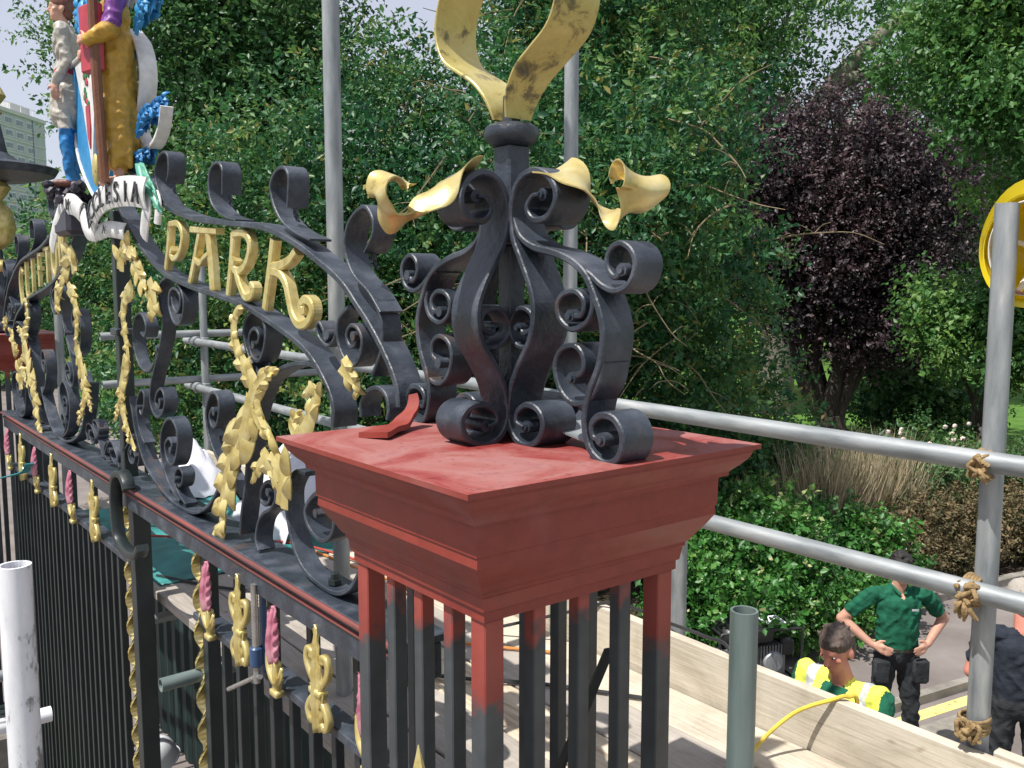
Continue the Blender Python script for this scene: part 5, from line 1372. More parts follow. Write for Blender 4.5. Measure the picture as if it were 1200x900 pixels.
M['shoe'] = simple('work_boot', var((.03, .022, .015)), 10, .6, 0, 0)

def hand(prims, wrist, dirv, palm_n, m, side=1, curl=.5, s=1.0):
    """palm with four fingers and a thumb; dirv = where the fingers point, palm_n = out of the palm"""
    d = Vector(dirv).normalized(); n = Vector(palm_n); n = (n - d * n.dot(d)).normalized(); b = d.cross(n) * side
    w = Vector(wrist)
    k = w + d * .085 * s
    prims.append(('cap', w + d * .01, .021 * s, k - b * .018 * s, .020 * s, m)); prims.append(('cap', w + d * .02, .021 * s, k + b * .020 * s, .020 * s, m))
    for i, (o, L) in enumerate(((-.030, .062), (-.010, .076), (.011, .080), (.031, .070))):
        a = k + b * o * s; e1 = a + (d * cos(curl * .6) + n * sin(curl * .6)) * L * .5 * s; e2 = e1 + (d * cos(curl * 1.4) + n * sin(curl * 1.4)) * L * .5 * s
        prims.append(('cap', a, .0098 * s, e1, .0092 * s, m)); prims.append(('cap', e1, .0092 * s, e2, .008 * s, m))
    a = w + d * .03 * s + b * .024 * s; e1 = a + (d * .6 + b * .8) * .038 * s; e2 = e1 + (d * .85 + b * .35 + n * .3) * .034 * s
    prims.append(('cap', a, .0135 * s, e1, .0115 * s, m)); prims.append(('cap', e1, .0115 * s, e2, .0095 * s, m))

def head_prims(c, m, tilt=0, s=1.0, nose=True):
    """c = centre of the skull; faces +y"""
    x, y, z = c
    P = [('ell', (x, y - .008 * s, z + .025 * s), (.074 * s, .096 * s, .09 * s), (0, 0, 0), m), ('ell', (x, y + .022 * s, z - .05 * s), (.055 * s, .066 * s, .072 * s), (0, 0, 0), m),
         ('ell', (x, y + .06 * s, z - .098 * s), (.026 * s, .024 * s, .022 * s), (0, 0, 0), m),
         ('cap', (x, y + .082 * s, z + .01 * s), .010 * s, (x, y + .106 * s, z - .032 * s), .0135 * s, m),
         ('ell', (x, y + .078 * s, z + .024 * s), (.045 * s, .014 * s, .009 * s), (0, 0, 0), m),
         ('ell', (x, y + .080 * s, z - .066 * s), (.024 * s, .012 * s, .007 * s), (0, 0, 0), m), ('ell', (x, y + .078 * s, z - .077 * s), (.021 * s, .012 * s, .007 * s), (0, 0, 0), m)]
    for sg in (-1, 1):
        P.append(('ell', (x + .076 * s * sg, y - .012 * s, z - .02 * s), (.011 * s, .022 * s, .033 * s), (.2, 0, .25 * sg), m))
        P.append(('ell', (x + .045 * s * sg, y + .052 * s, z - .022 * s), (.022 * s, .02 * s, .018 * s), (0, 0, 0), m))
    return P

def rotx(p, c, a, yaw=0):
    v = Vector(p) - Vector(c)
    v = Matrix.Rotation(yaw, 3, 'Z') @ (Matrix.Rotation(a, 3, 'X') @ v)
    return tuple(v + Vector(c))

def place_head(prims, hc, m, pitch=0, yaw=0, s=1.0):
    from mathutils import Euler
    for p in head_prims(hc, m, 0, s):
        if p[0] == 'cap': prims.append(('cap', rotx(p[1], hc, pitch, yaw), p[2], rotx(p[3], hc, pitch, yaw), p[4], m))
        else:
            prims.append(('ell', rotx(p[1], hc, pitch, yaw), p[2], (p[3][0] + pitch, p[3][1], p[3][2] + yaw), m))

def hair_mesh(hc, mat, pitch, yaw, seed, s=1.0, long_=.0):
    rr = random.Random(seed); pr = [('ell', rotx((hc[0], hc[1] - .016 * s, hc[2] + .042 * s), hc, pitch, yaw), (.081 * s, .100 * s, .083 * s), (pitch, 0, yaw), 0), ('ell', rotx((hc[0], hc[1] - .055 * s, hc[2] - .005 * s), hc, pitch, yaw), (.074 * s, .058 * s, (.075 + long_) * s), (pitch, 0, yaw), 0)]
    for k in range(30):
        t = rr.uniform(0, 2 * pi); e = rr.uniform(.15, 1.3)
        d = Vector((cos(t) * cos(e) * .08, sin(t) * cos(e) * .098 - .016, sin(e) * .085 + .042)) * s
        if d.y > .05 * s and d.z < .07 * s: continue
        p = rotx(tuple(Vector(hc) + d), hc, pitch, yaw); q = rotx(tuple(Vector(hc) + d * 1.03 + Vector((rr.uniform(-.02, .02), rr.uniform(-.02, .025), rr.uniform(-.012, .012))) * s), hc, pitch, yaw)
        pr.append(('cap', p, .010 * s, q, .006 * s, 0))
    return fuse('hair', pr, .007 * s, [mat], None, 2)

def eyes(root, hc, pitch, yaw, s=1.0):
    for sg in (-1, 1):
        g = ell_geo(rotx((hc[0] + .031 * s * sg, hc[1] + .072 * s, hc[2] + .004 * s), hc, pitch, yaw), (.0105 * s, .007 * s, .0055 * s), (0, 0, 0), 10, 7)
        e = gobj('eye', g, M['eye'], root, True)
        g = ell_geo(rotx((hc[0] + .031 * s * sg, hc[1] + .0795 * s, hc[2] + .004 * s), hc, pitch, yaw), (.0055 * s, .0035 * s, .0055 * s), (0, 0, 0), 8, 6)
        gobj('iris', g, M['hair_dark'], e, True)

def torso(P, m, hip=.95, sh=1.43, wd=1.0, deep=1.0):
    P += [('ell', (0, 0, hip), (.165 * wd, .115 * deep, .13), (0, 0, 0), m)]
    for k in range(9):
        q = k / 8; z = hip + .05 + q * (sh - .10 - hip - .05)
        P.append(('ell', (0, .004, z), ((.160 + .016 * q) * wd, (.113 + .008 * sin(pi * q)) * deep, .11), (0, 0, 0), m))
    P += [ ('cap', (-.15 * wd, -.01, sh - .02), .062, (.15 * wd, -.01, sh - .02), .062, m)]

def leg(P, sg, m, hip=.93, knee=(.11, .02, .50), ankle=(.12, -.02, .09), boot=3):
    k = (knee[0] * sg, knee[1], knee[2]); a = (ankle[0] * sg, ankle[1], ankle[2])
    P += [('cap', (.085 * sg, 0, hip - .03), .093, k, .066, m), ('cap', k, .066, (a[0], a[1], a[2] + .02), .052, m), ('cap', (a[0], a[1] - .03, .045), .045, (a[0] + .02 * sg, a[1] + .15, .04), .040, boot)]

def person(mesh, label, loc, rotz):
    o = link('person', mesh, None, loc); o.rotation_euler = (0, 0, rotz)
    return tag(o, label, 'person')

def face_angle(dx, dy): return math.atan2(dy, dx) - pi / 2      # rotation that turns +y to (dx, dy)

# --- man with hands on hips
def green_man():
    P = []
    torso(P, 1)
    P[0] = ('ell', (0, 0, .95), (.165, .115, .13), (0, 0, 0), 2)
    for sg in (-1, 1):
        leg(P, sg, 2, knee=(.12, .03, .50), ankle=(.15, -.01, .09))
        sh, el, wr = (.195 * sg, -.01, 1.415), (.40 * sg, -.09, 1.19), (.215 * sg, .055, 1.035)
        mid = tuple(Vector(sh).lerp(Vector(el), .62))
        P += [('cap', sh, .066, mid, .062, 1), ('cap', mid, .046, el, .043, 0), ('cap', el, .043, wr, .029, 0)]
        hand(P, wr, (-.75 * sg, .62, -.25), (-.5 * sg, -.75, -.1), 0, sg, .35)
    P += [('cap', (0, -.005, 1.44), .058, (0, .012, 1.53), .052, 0), ('cap', (-.05, -.01, 1.465), .035, (.05, -.01, 1.465), .035, 1)]
    hc = (0, .03, 1.635); place_head(P, hc, 0, -.25, .15)
    def paint(c, mi):
        mi = mi.copy()
        v = (np.abs(c[:, 0]) < .035 - (1.47 - c[:, 2]) * .4) & (c[:, 1] > .03) & (c[:, 2] > 1.40) & (c[:, 2] < 1.5); mi[v] = 0
        w = (c[:, 2] < .99) & (mi == 1); mi[w] = 2
        return mi
    me = fuse('person', P, .0085, [M['skin'], M['shirt_green'], M['trouser'], M['shoe']], paint, 4, (1, 2))
    o = person(me, 'man in green polo shirt standing on the road with hands on hips', (5.74, 2.32, 0), face_angle(-.62, -.78))
    link('hair', hair_mesh(hc, M['hair_dark'], -.25, .15, 3), o); eyes(o, hc, -.25, .15)
    for sg in (-1, 1):
        autosmooth(gobj('pouch', box(.10 * sg - .065 + .05 * sg, .10 * sg + .065 + .05 * sg, .055, .125, .74, .93, .018), M['trouser'], o), 40)
    gobj('badge', box(-.105, -.055, .116, .120, 1.32, 1.335), M['reflect'], o)
    autosmooth(gobj('belt', lathe([(1, -.018), (1.02, -.012), (1.02, .012), (1, .018)], 28), M['shoe'], o), 40)
    b = [c for c in o.children if c.name.startswith('belt')][0]; b.scale = (.165, .118, 1); b.location = (0, 0, 1.0)
    # collar
    g = []
    for sg in (-1, 1):
        g.append(tube([(0.0, -.055, 1.50), (.052 * sg, -.02, 1.50), (.05 * sg, .03, 1.475), (.018 * sg, .075, 1.435)], .012, 6, True, 4))
    autosmooth(gobj('collar', join(*g), M['shirt_green'], o), 60)
green_man()

# --- man in a yellow vest looking down
def vest_man():
    P = []; torso(P, 1, wd=1.12, deep=1.15); P[0] = ('ell', (0, 0, .95), (.175, .13, .13), (0, 0, 0), 2)
    for sg in (-1, 1):
        leg(P, sg, 2)
        sh, el, wr = (.225 * sg, .0, 1.41), (.27 * sg, .06, 1.13), (.18 * sg, .28, 1.02)
        mid = tuple(Vector(sh).lerp(Vector(el), .7))
        P += [('cap', sh, .076, mid, .068, 1), ('cap', mid, .048, el, .045, 0), ('cap', el, .045, wr, .031, 0)]
        hand(P, wr, (-.3 * sg, .9, -.3), (-.9 * sg, -.3, 0), 0, sg, .6)
    P += [('cap', (0, .0, 1.44), .064, (0, .05, 1.55), .058, 0)]
    hc = (0, .07, 1.640); place_head(P, hc, 0, -.42, .0, 1.05)
    def paint(c, mi):
        mi = mi.copy()
        ves = (mi == 1) & (np.abs(c[:, 0]) < .262) & (c[:, 2] > .92) & ~((c[:, 1] > .05) & (np.abs(c[:, 0]) < .03 + (c[:, 2] - 1.15) * .16))
        mi[ves] = 4
        tape = ves & (((c[:, 2] > 1.10) & (c[:, 2] < 1.155)) | ((np.abs(np.abs(c[:, 0]) - .165) < .024) & (c[:, 2] > 1.15)))
        mi[tape] = 5
        return mi
    me = fuse('person', P, .009, [M['skin_red'], M['shirt_green'], M['trouser'], M['shoe'], M['hivis'], M['reflect']], paint, 4, (1, 2, 4, 5))
    o = person(me, 'grey haired man in yellow safety vest looking down beyond the toe board', (3.60, 1.50, .17), face_angle(-.95, .05))
    link('hair', hair_mesh(hc, M['hair_grey'], -.42, 0, 5, 1.05, .02), o); eyes(o, hc, -.42, 0, 1.05)
vest_man()
# the low block he stands on
M['pallet'] = M['wood_grey']
tag(gobj('timber_block', box(3.3, 3.9, 1.2, 1.8, .005, .168, .006), M['wood_grey']), 'low timber block under the man in the yellow vest', 'block')

# --- man in navy t-shirt seen from behind
def navy_man():
    P = []; torso(P, 1, wd=1.15, deep=1.15); P[0] = ('ell', (0, 0, .95), (.18, .13, .13), (0, 0, 0), 2)
    for sg in (-1, 1):
        leg(P, sg, 2)
        sh, el, wr = (.225 * sg, .0, 1.41), (.31 * sg, -.03, 1.13), (.27 * sg, .20, 1.02)
        mid = tuple(Vector(sh).lerp(Vector(el), .62))
        P += [('cap', sh, .076, mid, .068, 1), ('cap', mid, .05, el, .047, 0), ('cap', el, .047, wr, .032, 0)]
        hand(P, wr, (-.3 * sg, .9, -.3), (-.9 * sg, -.3, 0), 0, sg, .6)
    P += [('cap', (0, .0, 1.44), .066, (0, .03, 1.55), .06, 0)]
    hc = (0, .04, 1.655); place_head(P, hc, 0, -.3, 0, 1.05)
    def paint(c, mi):
        mi = mi.copy(); mi[(c[:, 2] < .99) & (mi == 1)] = 2; return mi
    me = fuse('person', P, .009, [M['skin_red'], M['shirt_navy'], M['trouser'], M['shoe']], paint, 4, (1, 2))
    o = person(me, 'man in navy t-shirt seen from behind at the right edge', (5.60, 1.36, 0), face_angle(.85, .5))
    link('hair', hair_mesh(hc, M['hair_grey'], -.3, 0, 8, 1.04), o)
    g = lathe([(.118, 0), (.112, .02), (.098, .06), (.07, .09), (.02, .105)], 24)
    autosmooth(gobj('cap', xf(g, Matrix.Translation((0, .035, 1.70)) @ Matrix.Rotation(-.3, 4, 'X')), M['wood_grey'], o), 50)
    gobj('cap_peak', xf(box(-.08, .08, .09, .19, -.006, .004, .003), Matrix.Translation((0, .035, 1.70)) @ Matrix.Rotation(-.3, 4, 'X')), M['wood_grey'], o)
navy_man()

# --- crouching worker in a white helmet under the deck
def crouch_man():
    P = [('ell', (0, -.12, .32), (.17, .15, .14), (0, 0, 0), 2), ('ell', (0, -.02, .52), (.18, .14, .19), (.5, 0, 0), 1), ('cap', (-.17, .06, .66), .075, (.17, .06, .66), .075, 1)]
    for sg in (-1, 1):
        P += [('cap', (.1 * sg, -.1, .30), .09, (.17 * sg, .26, .42), .068, 2), ('cap', (.17 * sg, .26, .42), .066, (.16 * sg, .10, .09), .05, 2), ('cap', (.16 * sg, .07, .045), .045, (.17 * sg, .24, .04), .04, 3)]
        sh, el, wr = (.215 * sg, .06, .65), (.25 * sg, .24, .46), (.12 * sg, .42, .36)
        P += [('cap', sh, .075, el, .06, 1), ('cap', el, .058, wr, .038, 1)]
        hand(P, wr, (-.3 * sg, .9, -.3), (-.9 * sg, -.3, 0), 0, sg, .6)
    P += [('cap', (0, .08, .70), .062, (0, .14, .80), .056, 0)]
    hc = (0, .18, .88); place_head(P, hc, 0, -.5, 0, 1.0)
    def paint(c, mi):
        mi = mi.copy(); t = (mi == 1) & (np.abs(np.abs(c[:, 0]) - .13) < .022); mi[t] = 4; return mi
    me = fuse('person', P, .010, [M['skin'], M['hivis_green'], M['trouser'], M['shoe'], M['reflect']], paint)
    o = person(me, 'worker in green hi-vis jacket crouching below the deck inside the gateway', (.86, 4.16, .0), face_angle(-.85, -.3))
    o.scale = (1.09, 1.09, 1.09)
    return o
crouch_man()
M['white_helmet'] = simple('white_helmet_plastic', var((.66, .68, .72), .95, 1.05), 8, .3, 0, 0)
make_helmet('safety_helmet', 'white safety helmet on the crouching worker below the deck', (.69, 4.095, 1.005), (-.35, 0, face_angle(-.85, -.3)), 'white_helmet', .98)

# ------------------------------------------------------------------ painted heraldic group on the overthrow
def painted(name, c, rough=.45): 
    M[name] = simple(name, var(c, .8, 1.18), 20, rough, 0, .3, 60, .004); return M[name]
painted('paint_smock', (.42, .39, .34)); painted('paint_blue', (.015, .17, .42)); painted('paint_flesh', (.58, .33, .24)); painted('paint_brownhair', (.16, .06, .04))
painted('paint_ochre', (.46, .27, .035)); painted('paint_purple', (.17, .045, .24)); painted('paint_red', (.42, .04, .06)); painted('paint_wood', (.17, .065, .03))
painted('paint_sky', (.03, .24, .50)); painted('paint_white', (.66, .65, .64)); painted('paint_black', (.02, .02, .022)); painted('paint_green', (.03, .16, .05)); painted('mound', (.035, .03, .045)); painted('paint_mint', (.10, .34, .24))
def statue(mesh, label, loc, rotz, s):
    o = link('statue', mesh, None, loc); o.rotation_euler = (0, 0, rotz); o.scale = (s, s, s)
    return tag(o, label, 'statue', 'painted statues on the overthrow')
# local figures are 1.7 units tall
P = []
P += [('ell', (0, 0, 1.30), (.155, .11, .20), (0, 0, 0), 1), ('cap', (-.13, 0, 1.42), .06, (.13, 0, 1.42), .06, 1), ('ell', (0, 0, 1.02), (.15, .11, .2), (0, 0, 0), 1), ('cap', (0, 0, .95), .14, (0, .0, .68), .165, 1)]
for sg in (-1, 1):
    P += [('cap', (.085 * sg, 0, .66), .082, (.085 * sg, .01, .40), .062, 2), ('cap', (.085 * sg, .01, .40), .064, (.085 * sg, -.01, .08), .045, 2), ('cap', (.085 * sg, -.02, .04), .042, (.1 * sg, .12, .035), .034, 4),
          ('cap', (.195 * sg, -.01, 1.40), .064, (.225 * sg, -.05, 1.12), .052, 1), ('cap', (.225 * sg, -.05, 1.12), .05, (.20 * sg, .05, .93), .036, 1)]
    hand(P, (.20 * sg, .05, .93), (-.1 * sg, .15, -1), (-1 * sg, 0, 0), 0, sg, .5)
P += [('cap', (0, 0, 1.45), .05, (0, .02, 1.54), .046, 0)]
hcL = (0, .03, 1.63); place_head(P, hcL, 0, .0, .25)
def paintL(c, mi):
    mi = mi.copy(); mi[(mi == 2) & (c[:, 2] > .53)] = 1; mi[(mi == 1) & (np.abs(c[:, 2] - 1.04) < .022) & (np.abs(c[:, 0]) < .17)] = 3; return mi
me = fuse('statue', P, .010, [M['paint_flesh'], M['paint_smock'], M['paint_blue'], M['paint_red'], M['paint_brownhair']], paintL, 3, (1, 2))
stL = statue(me, 'painted statue in grey smock and blue breeches', (.33, 3.84, 4.255), face_angle(-.75, .35), .53)
link('hair', hair_mesh(hcL, M['paint_brownhair'], 0, .25, 14, 1.03, .02), stL)
P = []
P += [('ell', (0, 0, 1.28), (.16, .115, .2), (0, 0, 0), 1), ('cap', (-.13, 0, 1.41), .062, (.13, 0, 1.41), .062, 2), ('cap', (0, 0, 1.1), .14, (0, 0, .55), .145, 1), ('cap', (.03, 0, .6), .13, (.05, 0, .22), .115, 1), ('cap', (-.04, .01, .6), .13, (-.05, .01, .22), .115, 1)]
for sg in (-1, 1):
    P += [('cap', (.07 * sg, .02, .2), .045, (.075 * sg, .02, .07), .036, 0), ('cap', (.075 * sg, .0, .035), .036, (.09 * sg, .14, .03), .030, 0)]
    el = (.24 * sg, .05, 1.14); wr = (.16 * sg, .20, 1.06 if sg < 0 else .98)
    P += [('cap', (.195 * sg, -.01, 1.40), .07, el, .066, 2), ('cap', el, .070, wr, .050, 1)]
    hand(P, wr, (-.6 * sg, .6, .1), (-.5 * sg, -.6, 0), 0, sg, .9)
for k in range(7):
    a = k * 2 * pi / 7; P.append(('cap', (.12 * cos(a), .11 * sin(a), 1.0), .02, (.15 * cos(a), .13 * sin(a), .14), .03, 1))
P += [('cap', (0, 0, 1.45), .05, (0, .02, 1.54), .046, 0)]
hcR = (0, .03, 1.63); place_head(P, hcR, 0, -.1, .0)
me = fuse('statue', P, .010, [M['paint_flesh'], M['paint_ochre'], M['paint_purple']], None, 3, (1, 2))
stR = statue(me, 'painted barefoot statue in ochre robe with purple sleeves', (.30, 2.86, 4.175), face_angle(-.93, .2), .52)
link('hair', hair_mesh(hcR, M['paint_brownhair'], -.1, 0, 15, 1.03, .03), stR)
# book and staff held by the statue
tag(gobj('book', xf(box(-.02, .02, -.06, .06, -.13, .13, .006), Matrix.Translation((.205, 2.845, 4.745)) @ Matrix.Rotation(.25, 4, 'Z')), M['paint_red']), 'red book held by the ochre robed statue', 'book')
tag(autosmooth(gobj('staff', join(tube([(.215, 2.795, 4.18), (.205, 2.80, 4.6), (.20, 2.80, 5.25)], .020, 8), box(.185, .222, 2.70, 2.90, 5.02, 5.06, .004)), M['paint_wood']), 40), 'brown wooden cross staff in front of the ochre robed statue', 'staff')
# mound of painted foliage under the smock figure
rr = random.Random(2); g = []
for k in range(60):
    t = rr.uniform(0, 2 * pi); q = rr.uniform(0, .12)
    g.append(ell_geo((.33 + q * cos(t), 3.82 + q * 1.4 * sin(t), 4.17 + rr.uniform(0, .1)), (.025, .03, .018), (rr.uniform(0, 3), rr.uniform(0, 3), rr.uniform(0, 3)), 6, 5))
tag(gobj('plinth_foliage', join(*g, box(.26, .42, 3.68, 3.96, 4.02, 4.17, .02)), M['mound']), 'dark carved foliage mound under the smock figure', 'carving')

# shield
sh = thing('heraldic_shield', 'sky blue painted shield with white pennon between the statues', 'shield', (.36, 3.5, 4.2))
def plate(pts, x0, x1):
    n = len(pts); V = [(x0, y, z) for y, z in pts] + [(x1, y, z) for y, z in pts]
    return V, [tuple(range(n)), tuple(range(2 * n - 1, n - 1, -1))] + [(i, i + n, (i + 1) % n + n, (i + 1) % n) for i in range(n)]
SP = [(p.x, p.y) for p in catmull([(3.84, 4.85, 0), (3.6, 4.82, 0), (3.3, 4.86, 0), (3.10, 4.80, 0), (3.12, 4.62, 0), (3.17, 4.40, 0), (3.26, 4.26, 0), (3.42, 4.17, 0), (3.60, 4.26, 0), (3.76, 4.42, 0), (3.82, 4.64, 0)], 4)]
W(gobj('field', plate(SP, .345, .375), M['paint_sky']), sh)
W(gobj('rim', tube([(.345, y, z) for y, z in SP + SP[:1]], .010, 6), M['paint_white']), sh)
W(gobj('pennon', plate([(3.68, 4.81), (3.30, 4.82), (3.36, 4.6), (3.45, 4.30), (3.56, 4.58)], .332, .3445), M['paint_white']), sh)
W(gobj('pennon_rod', tube([(.33, 3.75, 4.83), (.33, 3.24, 4.85)], .009, 8), M['paint_white']), sh)
rr = random.Random(6)
g1, g2, g3 = [], [], []
for k in range(16):
    y, z = 3.48 + rr.uniform(-.06, .06), 4.60 + rr.uniform(0, .17)
    (g1 if k % 3 else g2).append(ell_geo((.330, y, z), (.006, .014, .02), (rr.uniform(-1, 1), 0, 0), 6, 5))
g3.append(plate([(3.50, 4.60), (3.44, 4.60), (3.43, 4.50), (3.45, 4.40), (3.485, 4.46)], .326, .3315))
W(gobj('sprig', join(*g1), M['paint_green']), sh); W(gobj('flower', join(*g2), M['paint_red']), sh); W(gobj('red_stocking', join(*g3), M['paint_red']), sh)
lad = [tube([(.335, 3.285 - o, 4.64), (.335, 3.235 - o, 4.35)], .007, 6) for o in (0, .11)] + [tube([(.335, 3.28 - k * .012, 4.60 - k * .055), (.335, 3.17 - k * .012, 4.60 - k * .055)], .006, 6) for k in range(5)]
W(gobj('ladder', join(*lad), M['gold']), sh)
W(gobj('figure', ell_geo((.335, 3.40, 4.30), (.015, .035, .075)), M['gold_worn'], None, True), sh)
# mantling
def mant(name, pts, w, mat, label, x=.39):
    t = lambda y, z, s: (x + s, y, z)
    return W(autosmooth(gobj(name, band(pts, t, w, .012, 6, lambda q: .5 + sin(pi * q)), M[mat]), 60), sh)
mant('mantling', [(2.93, 4.83), (2.80, 4.74), (2.75, 4.62), (2.80, 4.50), (2.87, 4.43), (2.86, 4.33)], .07, 'paint_white', '')
mant('mantling', [(2.96, 4.80), (2.84, 4.72), (2.79, 4.62), (2.84, 4.50), (2.92, 4.42)], .05, 'paint_sky', '')
for c, r_, m in (((.40, 2.70, 4.42), (.03, .12, .065), 'paint_blue'), ((.40, 2.68, 4.82), (.05, .09, .075), 'paint_sky'), ((.40, 2.62, 4.88), (.04, .07, .04), 'paint_sky'), ((.40, 2.80, 4.27), (.04, .07, .05), 'paint_blue'), ((.39, 3.55, 4.99), (.05, .07, .12), 'paint_sky'), ((.39, 2.83, 4.92), (.05, .05, .08), 'paint_white')):
    for k_ in range(3):
        y0_, z0_ = c[1], c[2]; sg_ = -1 if c[1] < 3.3 else 1
        sp_ = [(y0_ - sg_ * r_[1] * .6, z0_ - r_[2] * (.7 - .5 * k_)), (y0_, z0_ + r_[2] * (.1 + .25 * k_)), (y0_ + sg_ * r_[1] * .7, z0_ + r_[2] * (.5 + .35 * k_)), (y0_ + sg_ * r_[1] * 1.0, z0_ + r_[2] * (.1 + .3 * k_))]
        W(autosmooth(gobj('mantling', frond(sp_, lambda y, z, s, k_=k_, c=c: (c[0] - .05 + .03 * k_ + s, y, z), r_[2] * 1.6, k_, .004, .4, .015), M[m]), 60), sh)
mant('mantling', [(2.86, 4.40), (2.80, 4.345), (2.70, 4.33), (2.60, 4.38), (2.55, 4.46)], .05, 'paint_white', '', .395)
W(gobj('mantling', acanthus([(2.62, 4.24), (2.55, 4.16), (2.46, 4.10), (2.40, 4.04)], lambda y, z, s: (.31 + s, y, z), .12, 2, .02, .006, 6), M['paint_mint'], None, True), sh)
W(gobj('mantling', box(.372, .40, 3.46, 3.52, 4.85, 5.35, .004), M['paint_green']), sh)

# motto banner
bn = thing('motto_banner', 'white curling motto ribbon lettered ECCLESIA below the statues', 'banner', (.28, 3.2, 4.0))
def ribbon(name, pts, w, x, amp=.02, mat='paint_white', par=None, n=6):
    P = catmull([(p[0], p[1], 0) for p in pts], n); V, F = [], []; m = len(P); K = 5
    for s in (0, 1):
        for i, p in enumerate(P):
            a, b = P[max(i - 1, 0)], P[min(i + 1, m - 1)]; d = (b - a).normalized(); nx, ny = -d.y, d.x
            for k in range(K):
                v = -1 + 2 * k / (K - 1)
                V.append((x - amp * sin(pi * i / (m - 1)) + .012 * v * v + s * .006, p.x + nx * v * w / 2, p.y + ny * v * w / 2))
    o = m * K
    for i in range(m - 1):
        for k in range(K - 1):
            a = i * K + k; F += [(a, a + 1, a + K + 1, a + K), (o + a, o + a + K, o + a + K + 1, o + a + 1)]
        for k in (0, K - 1):
            a = i * K + k; F.append((a, a + K, o + a + K, o + a))
    for k in range(K - 1):
        e = (m - 1) * K; F += [(k, o + k, o + k + 1, k + 1), (e + k, e + k + 1, o + e + k + 1, o + e + k)]
    return autosmooth(W(gobj(name, (V, F), M[mat]), bn), 60)
ECC = [(3.275, 4.046), (3.178, 4.088), (3.031, 4.121), (2.882, 4.138), (2.732, 4.139), (2.593, 4.131), (2.463, 4.113)]
ribbon('ribbon', ECC, .118, .265, .03)
ribbon('ribbon_tail', [(2.53, 4.10), (2.505, 4.06), (2.53, 4.02), (2.585, 3.965)], .085, .285, .01)
ribbon('ribbon_tail', [(2.47, 4.11), (2.44, 4.07), (2.455, 4.0)], .05, .30, .0)
ribbon('ribbon_fold', [(3.33, 4.045), (3.24, 4.005), (3.07, 4.012), (2.85, 3.99)], .07, .29, .015)
ribbon('ribbon_fold', [(3.29, 4.01), (3.39, 4.02), (3.46, 4.055), (3.53, 4.115)], .085, .285, .01)
ribbon('ribbon_end', [(3.50, 4.11), (3.61, 4.155), (3.76, 4.16), (3.89, 4.11), (4.02, 4.055), (4.16, 3.985)], .10, .275, .02)
def letter_mesh(ch):
    cu = bpy.data.curves.new('letter', 'FONT'); cu.body = ch; cu.size = 1; cu.align_x = 'CENTER'; cu.extrude = .02
    t = bpy.data.objects.new('tmp', cu); COL.objects.link(t)
    dg = bpy.context.evaluated_depsgraph_get(); dg.update()
    me = bpy.data.meshes.new_from_object(t.evaluated_get(dg)); bpy.data.objects.remove(t)
    me.materials.clear(); me.materials.append(M['paint_black'])
    return me
def write(text, pts, x, size, amp, u0, u1):
    P = catmull([(p[0], p[1], 0) for p in pts], 12); m = len(P)
    for i, ch in enumerate(text):
        u = u0 + (u1 - u0) * (i / max(1, len(text) - 1)); q = u * (m - 1); k = min(int(q), m - 2)
        p = P[k].lerp(P[k + 1], q - k); d = (P[k + 1] - P[k]).normalized(); nrm = Vector((0, -d.y, d.x, )) 
        right = Vector((0, d.x, d.y)); upv = Vector((0, d.y, -d.x)) if d.x > 0 else Vector((0, -d.y, d.x)) * 1
        upv = Vector((0, -right.z, right.y));
        if upv.z < 0: upv = -upv
        out = right.cross(upv)
        R = Matrix((right * size * 1.25, upv * size, out * size)).transposed().to_4x4()
        xx = x - amp * sin(pi * u) - .004
        me = letter_mesh(ch); me.transform(Matrix.Translation(Vector((xx, p.x, p.y)) - upv * size * .36) @ R)
        W(link('letter', me), bn)['label'] = 'black painted letter ' + ch
write('ECCLESIA', ECC, .265, .118, .03, .09, .92)
write('CA', [(3.24, 4.005), (3.07, 4.012), (2.85, 3.99)], .288, .055, .012, .12, .5)
write('N', [(3.50, 4.11), (3.61, 4.155), (3.76, 4.16)], .273, .08, .012, .6, .6)

# ------------------------------------------------------------------ far pillar's lamp finial
lf = thing('lamp_finial', 'gold baluster finial with black dish on the far left pillar', 'finial', (.36, 2 * YC - SY / 2, PH))
autosmooth(gobj('scroll_base', lathe([(.10, 0), (.12, .05), (.10, .3), (.06, .5), (.05, .62)], 20), M['iron'], lf), 40)
autosmooth(gobj('gold_baluster', lathe([(.05, .60), (.12, .66), (.15, .76), (.13, .88), (.07, .96), (.10, 1.0), (.13, 1.05), (.10, 1.09)], 24), M['gold'], lf), 50)
autosmooth(gobj('dish', lathe([(.05, 1.09), (.25, 1.10), (.42, 1.14), (.45, 1.19), (.43, 1.20), (.20, 1.24), (.12, 1.30), (.08, 1.52), (.06, 1.55)], 32), M['iron'], lf), 40)
autosmooth(gobj('gold_knop', lathe([(.06, 1.55), (.10, 1.58), (.08, 1.63), (.13, 1.70), (.10, 1.76), (.03, 1.82)], 20), M['gold'], lf), 50)
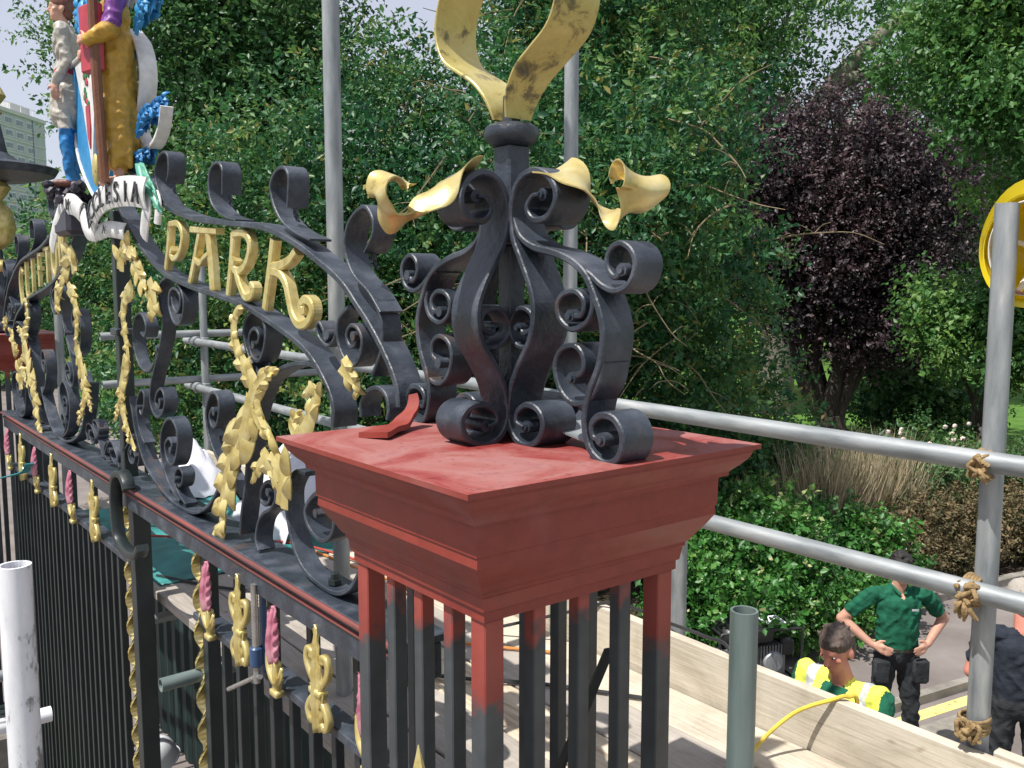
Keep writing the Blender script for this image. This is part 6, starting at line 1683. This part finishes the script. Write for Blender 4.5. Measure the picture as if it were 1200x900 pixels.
for k in range(4):
    a = k * pi / 2; t3f = lambda u, v, s, a=a: (u * cos(a) - s * sin(a), u * sin(a) + s * cos(a), v)
    autosmooth(gobj('scroll_arm', band(FINIAL['main'], t3f, .075, .013, 3), M['iron'], lf), 50)
    gobj('gold_leaf', acanthus([(.12, .53), (.20, .52), (.28, .48), (.34, .50)], lambda u, v, s, a=a: t3f_(u, v, s, a), .08, 2, .015, .005, 6) if False else band(FINIAL['leaf'], t3f, .07, .005, 4), M['gold'], lf, True)

# ------------------------------------------------------------------ generator on the road
gn = thing('generator', 'small open frame petrol generator standing by the shrub', 'generator', (6.15, 3.98, .0), None, -.45)
M['gen_black'] = simple('black_tube_frame', var((.018, .019, .02)), 10, .4, 0, 0)
M['gen_grey'] = simple('cast_engine_grey', var((.16, .165, .17), .6, 1.4), 12, .5, .4, .5, 40, .01)
for y in (-.22, .22):
    autosmooth(gobj('frame_loop', tube([(-.40, y, .05), (.40, y, .05), (.42, y, .08), (.42, y, .56), (.40, y, .59), (-.40, y, .59), (-.42, y, .56), (-.42, y, .08), (-.40, y, .05)], .014, 8), M['gen_black'], gn), 50)
for x, z in ((-.40, .06), (.40, .06), (-.40, .58), (.40, .58), (0, .05)):
    autosmooth(gobj('cross_bar', tube([(x, -.22, z), (x, .22, z)], .012, 8), M['gen_black'], gn), 50)
autosmooth(gobj('fuel_tank', box(-.34, .16, -.19, .19, .44, .60, .035), M['gen_black'], gn), 40)
autosmooth(gobj('engine', join(box(-.02, .30, -.15, .15, .10, .40, .02), *[box(.02 + k * .03, .035 + k * .03, -.17, .17, .2, .42, 0) for k in range(8)]), M['gen_grey'], gn), 40)
autosmooth(gobj('alternator', lathe([(.10, -.36), (.14, -.34), (.14, -.06), (.12, -.03)], 20, 'x', (0, 0, .24)), M['gen_grey'], gn), 40)
autosmooth(gobj('recoil_starter', lathe([(.03, -.20), (.09, -.195), (.105, -.17), (.105, -.15)], 20, 'y', (.15, 0, .26)), M['galv'], gn), 40)
gobj('air_filter', box(.24, .38, -.16, .02, .30, .46, .02), M['gen_black'], gn)
gobj('control_panel', box(-.38, -.10, -.215, -.19, .30, .44, .005), M['gen_grey'], gn)
gobj('rag', box(.10, .30, -.14, .06, .602, .625, .008), M['white_cloth'], gn)
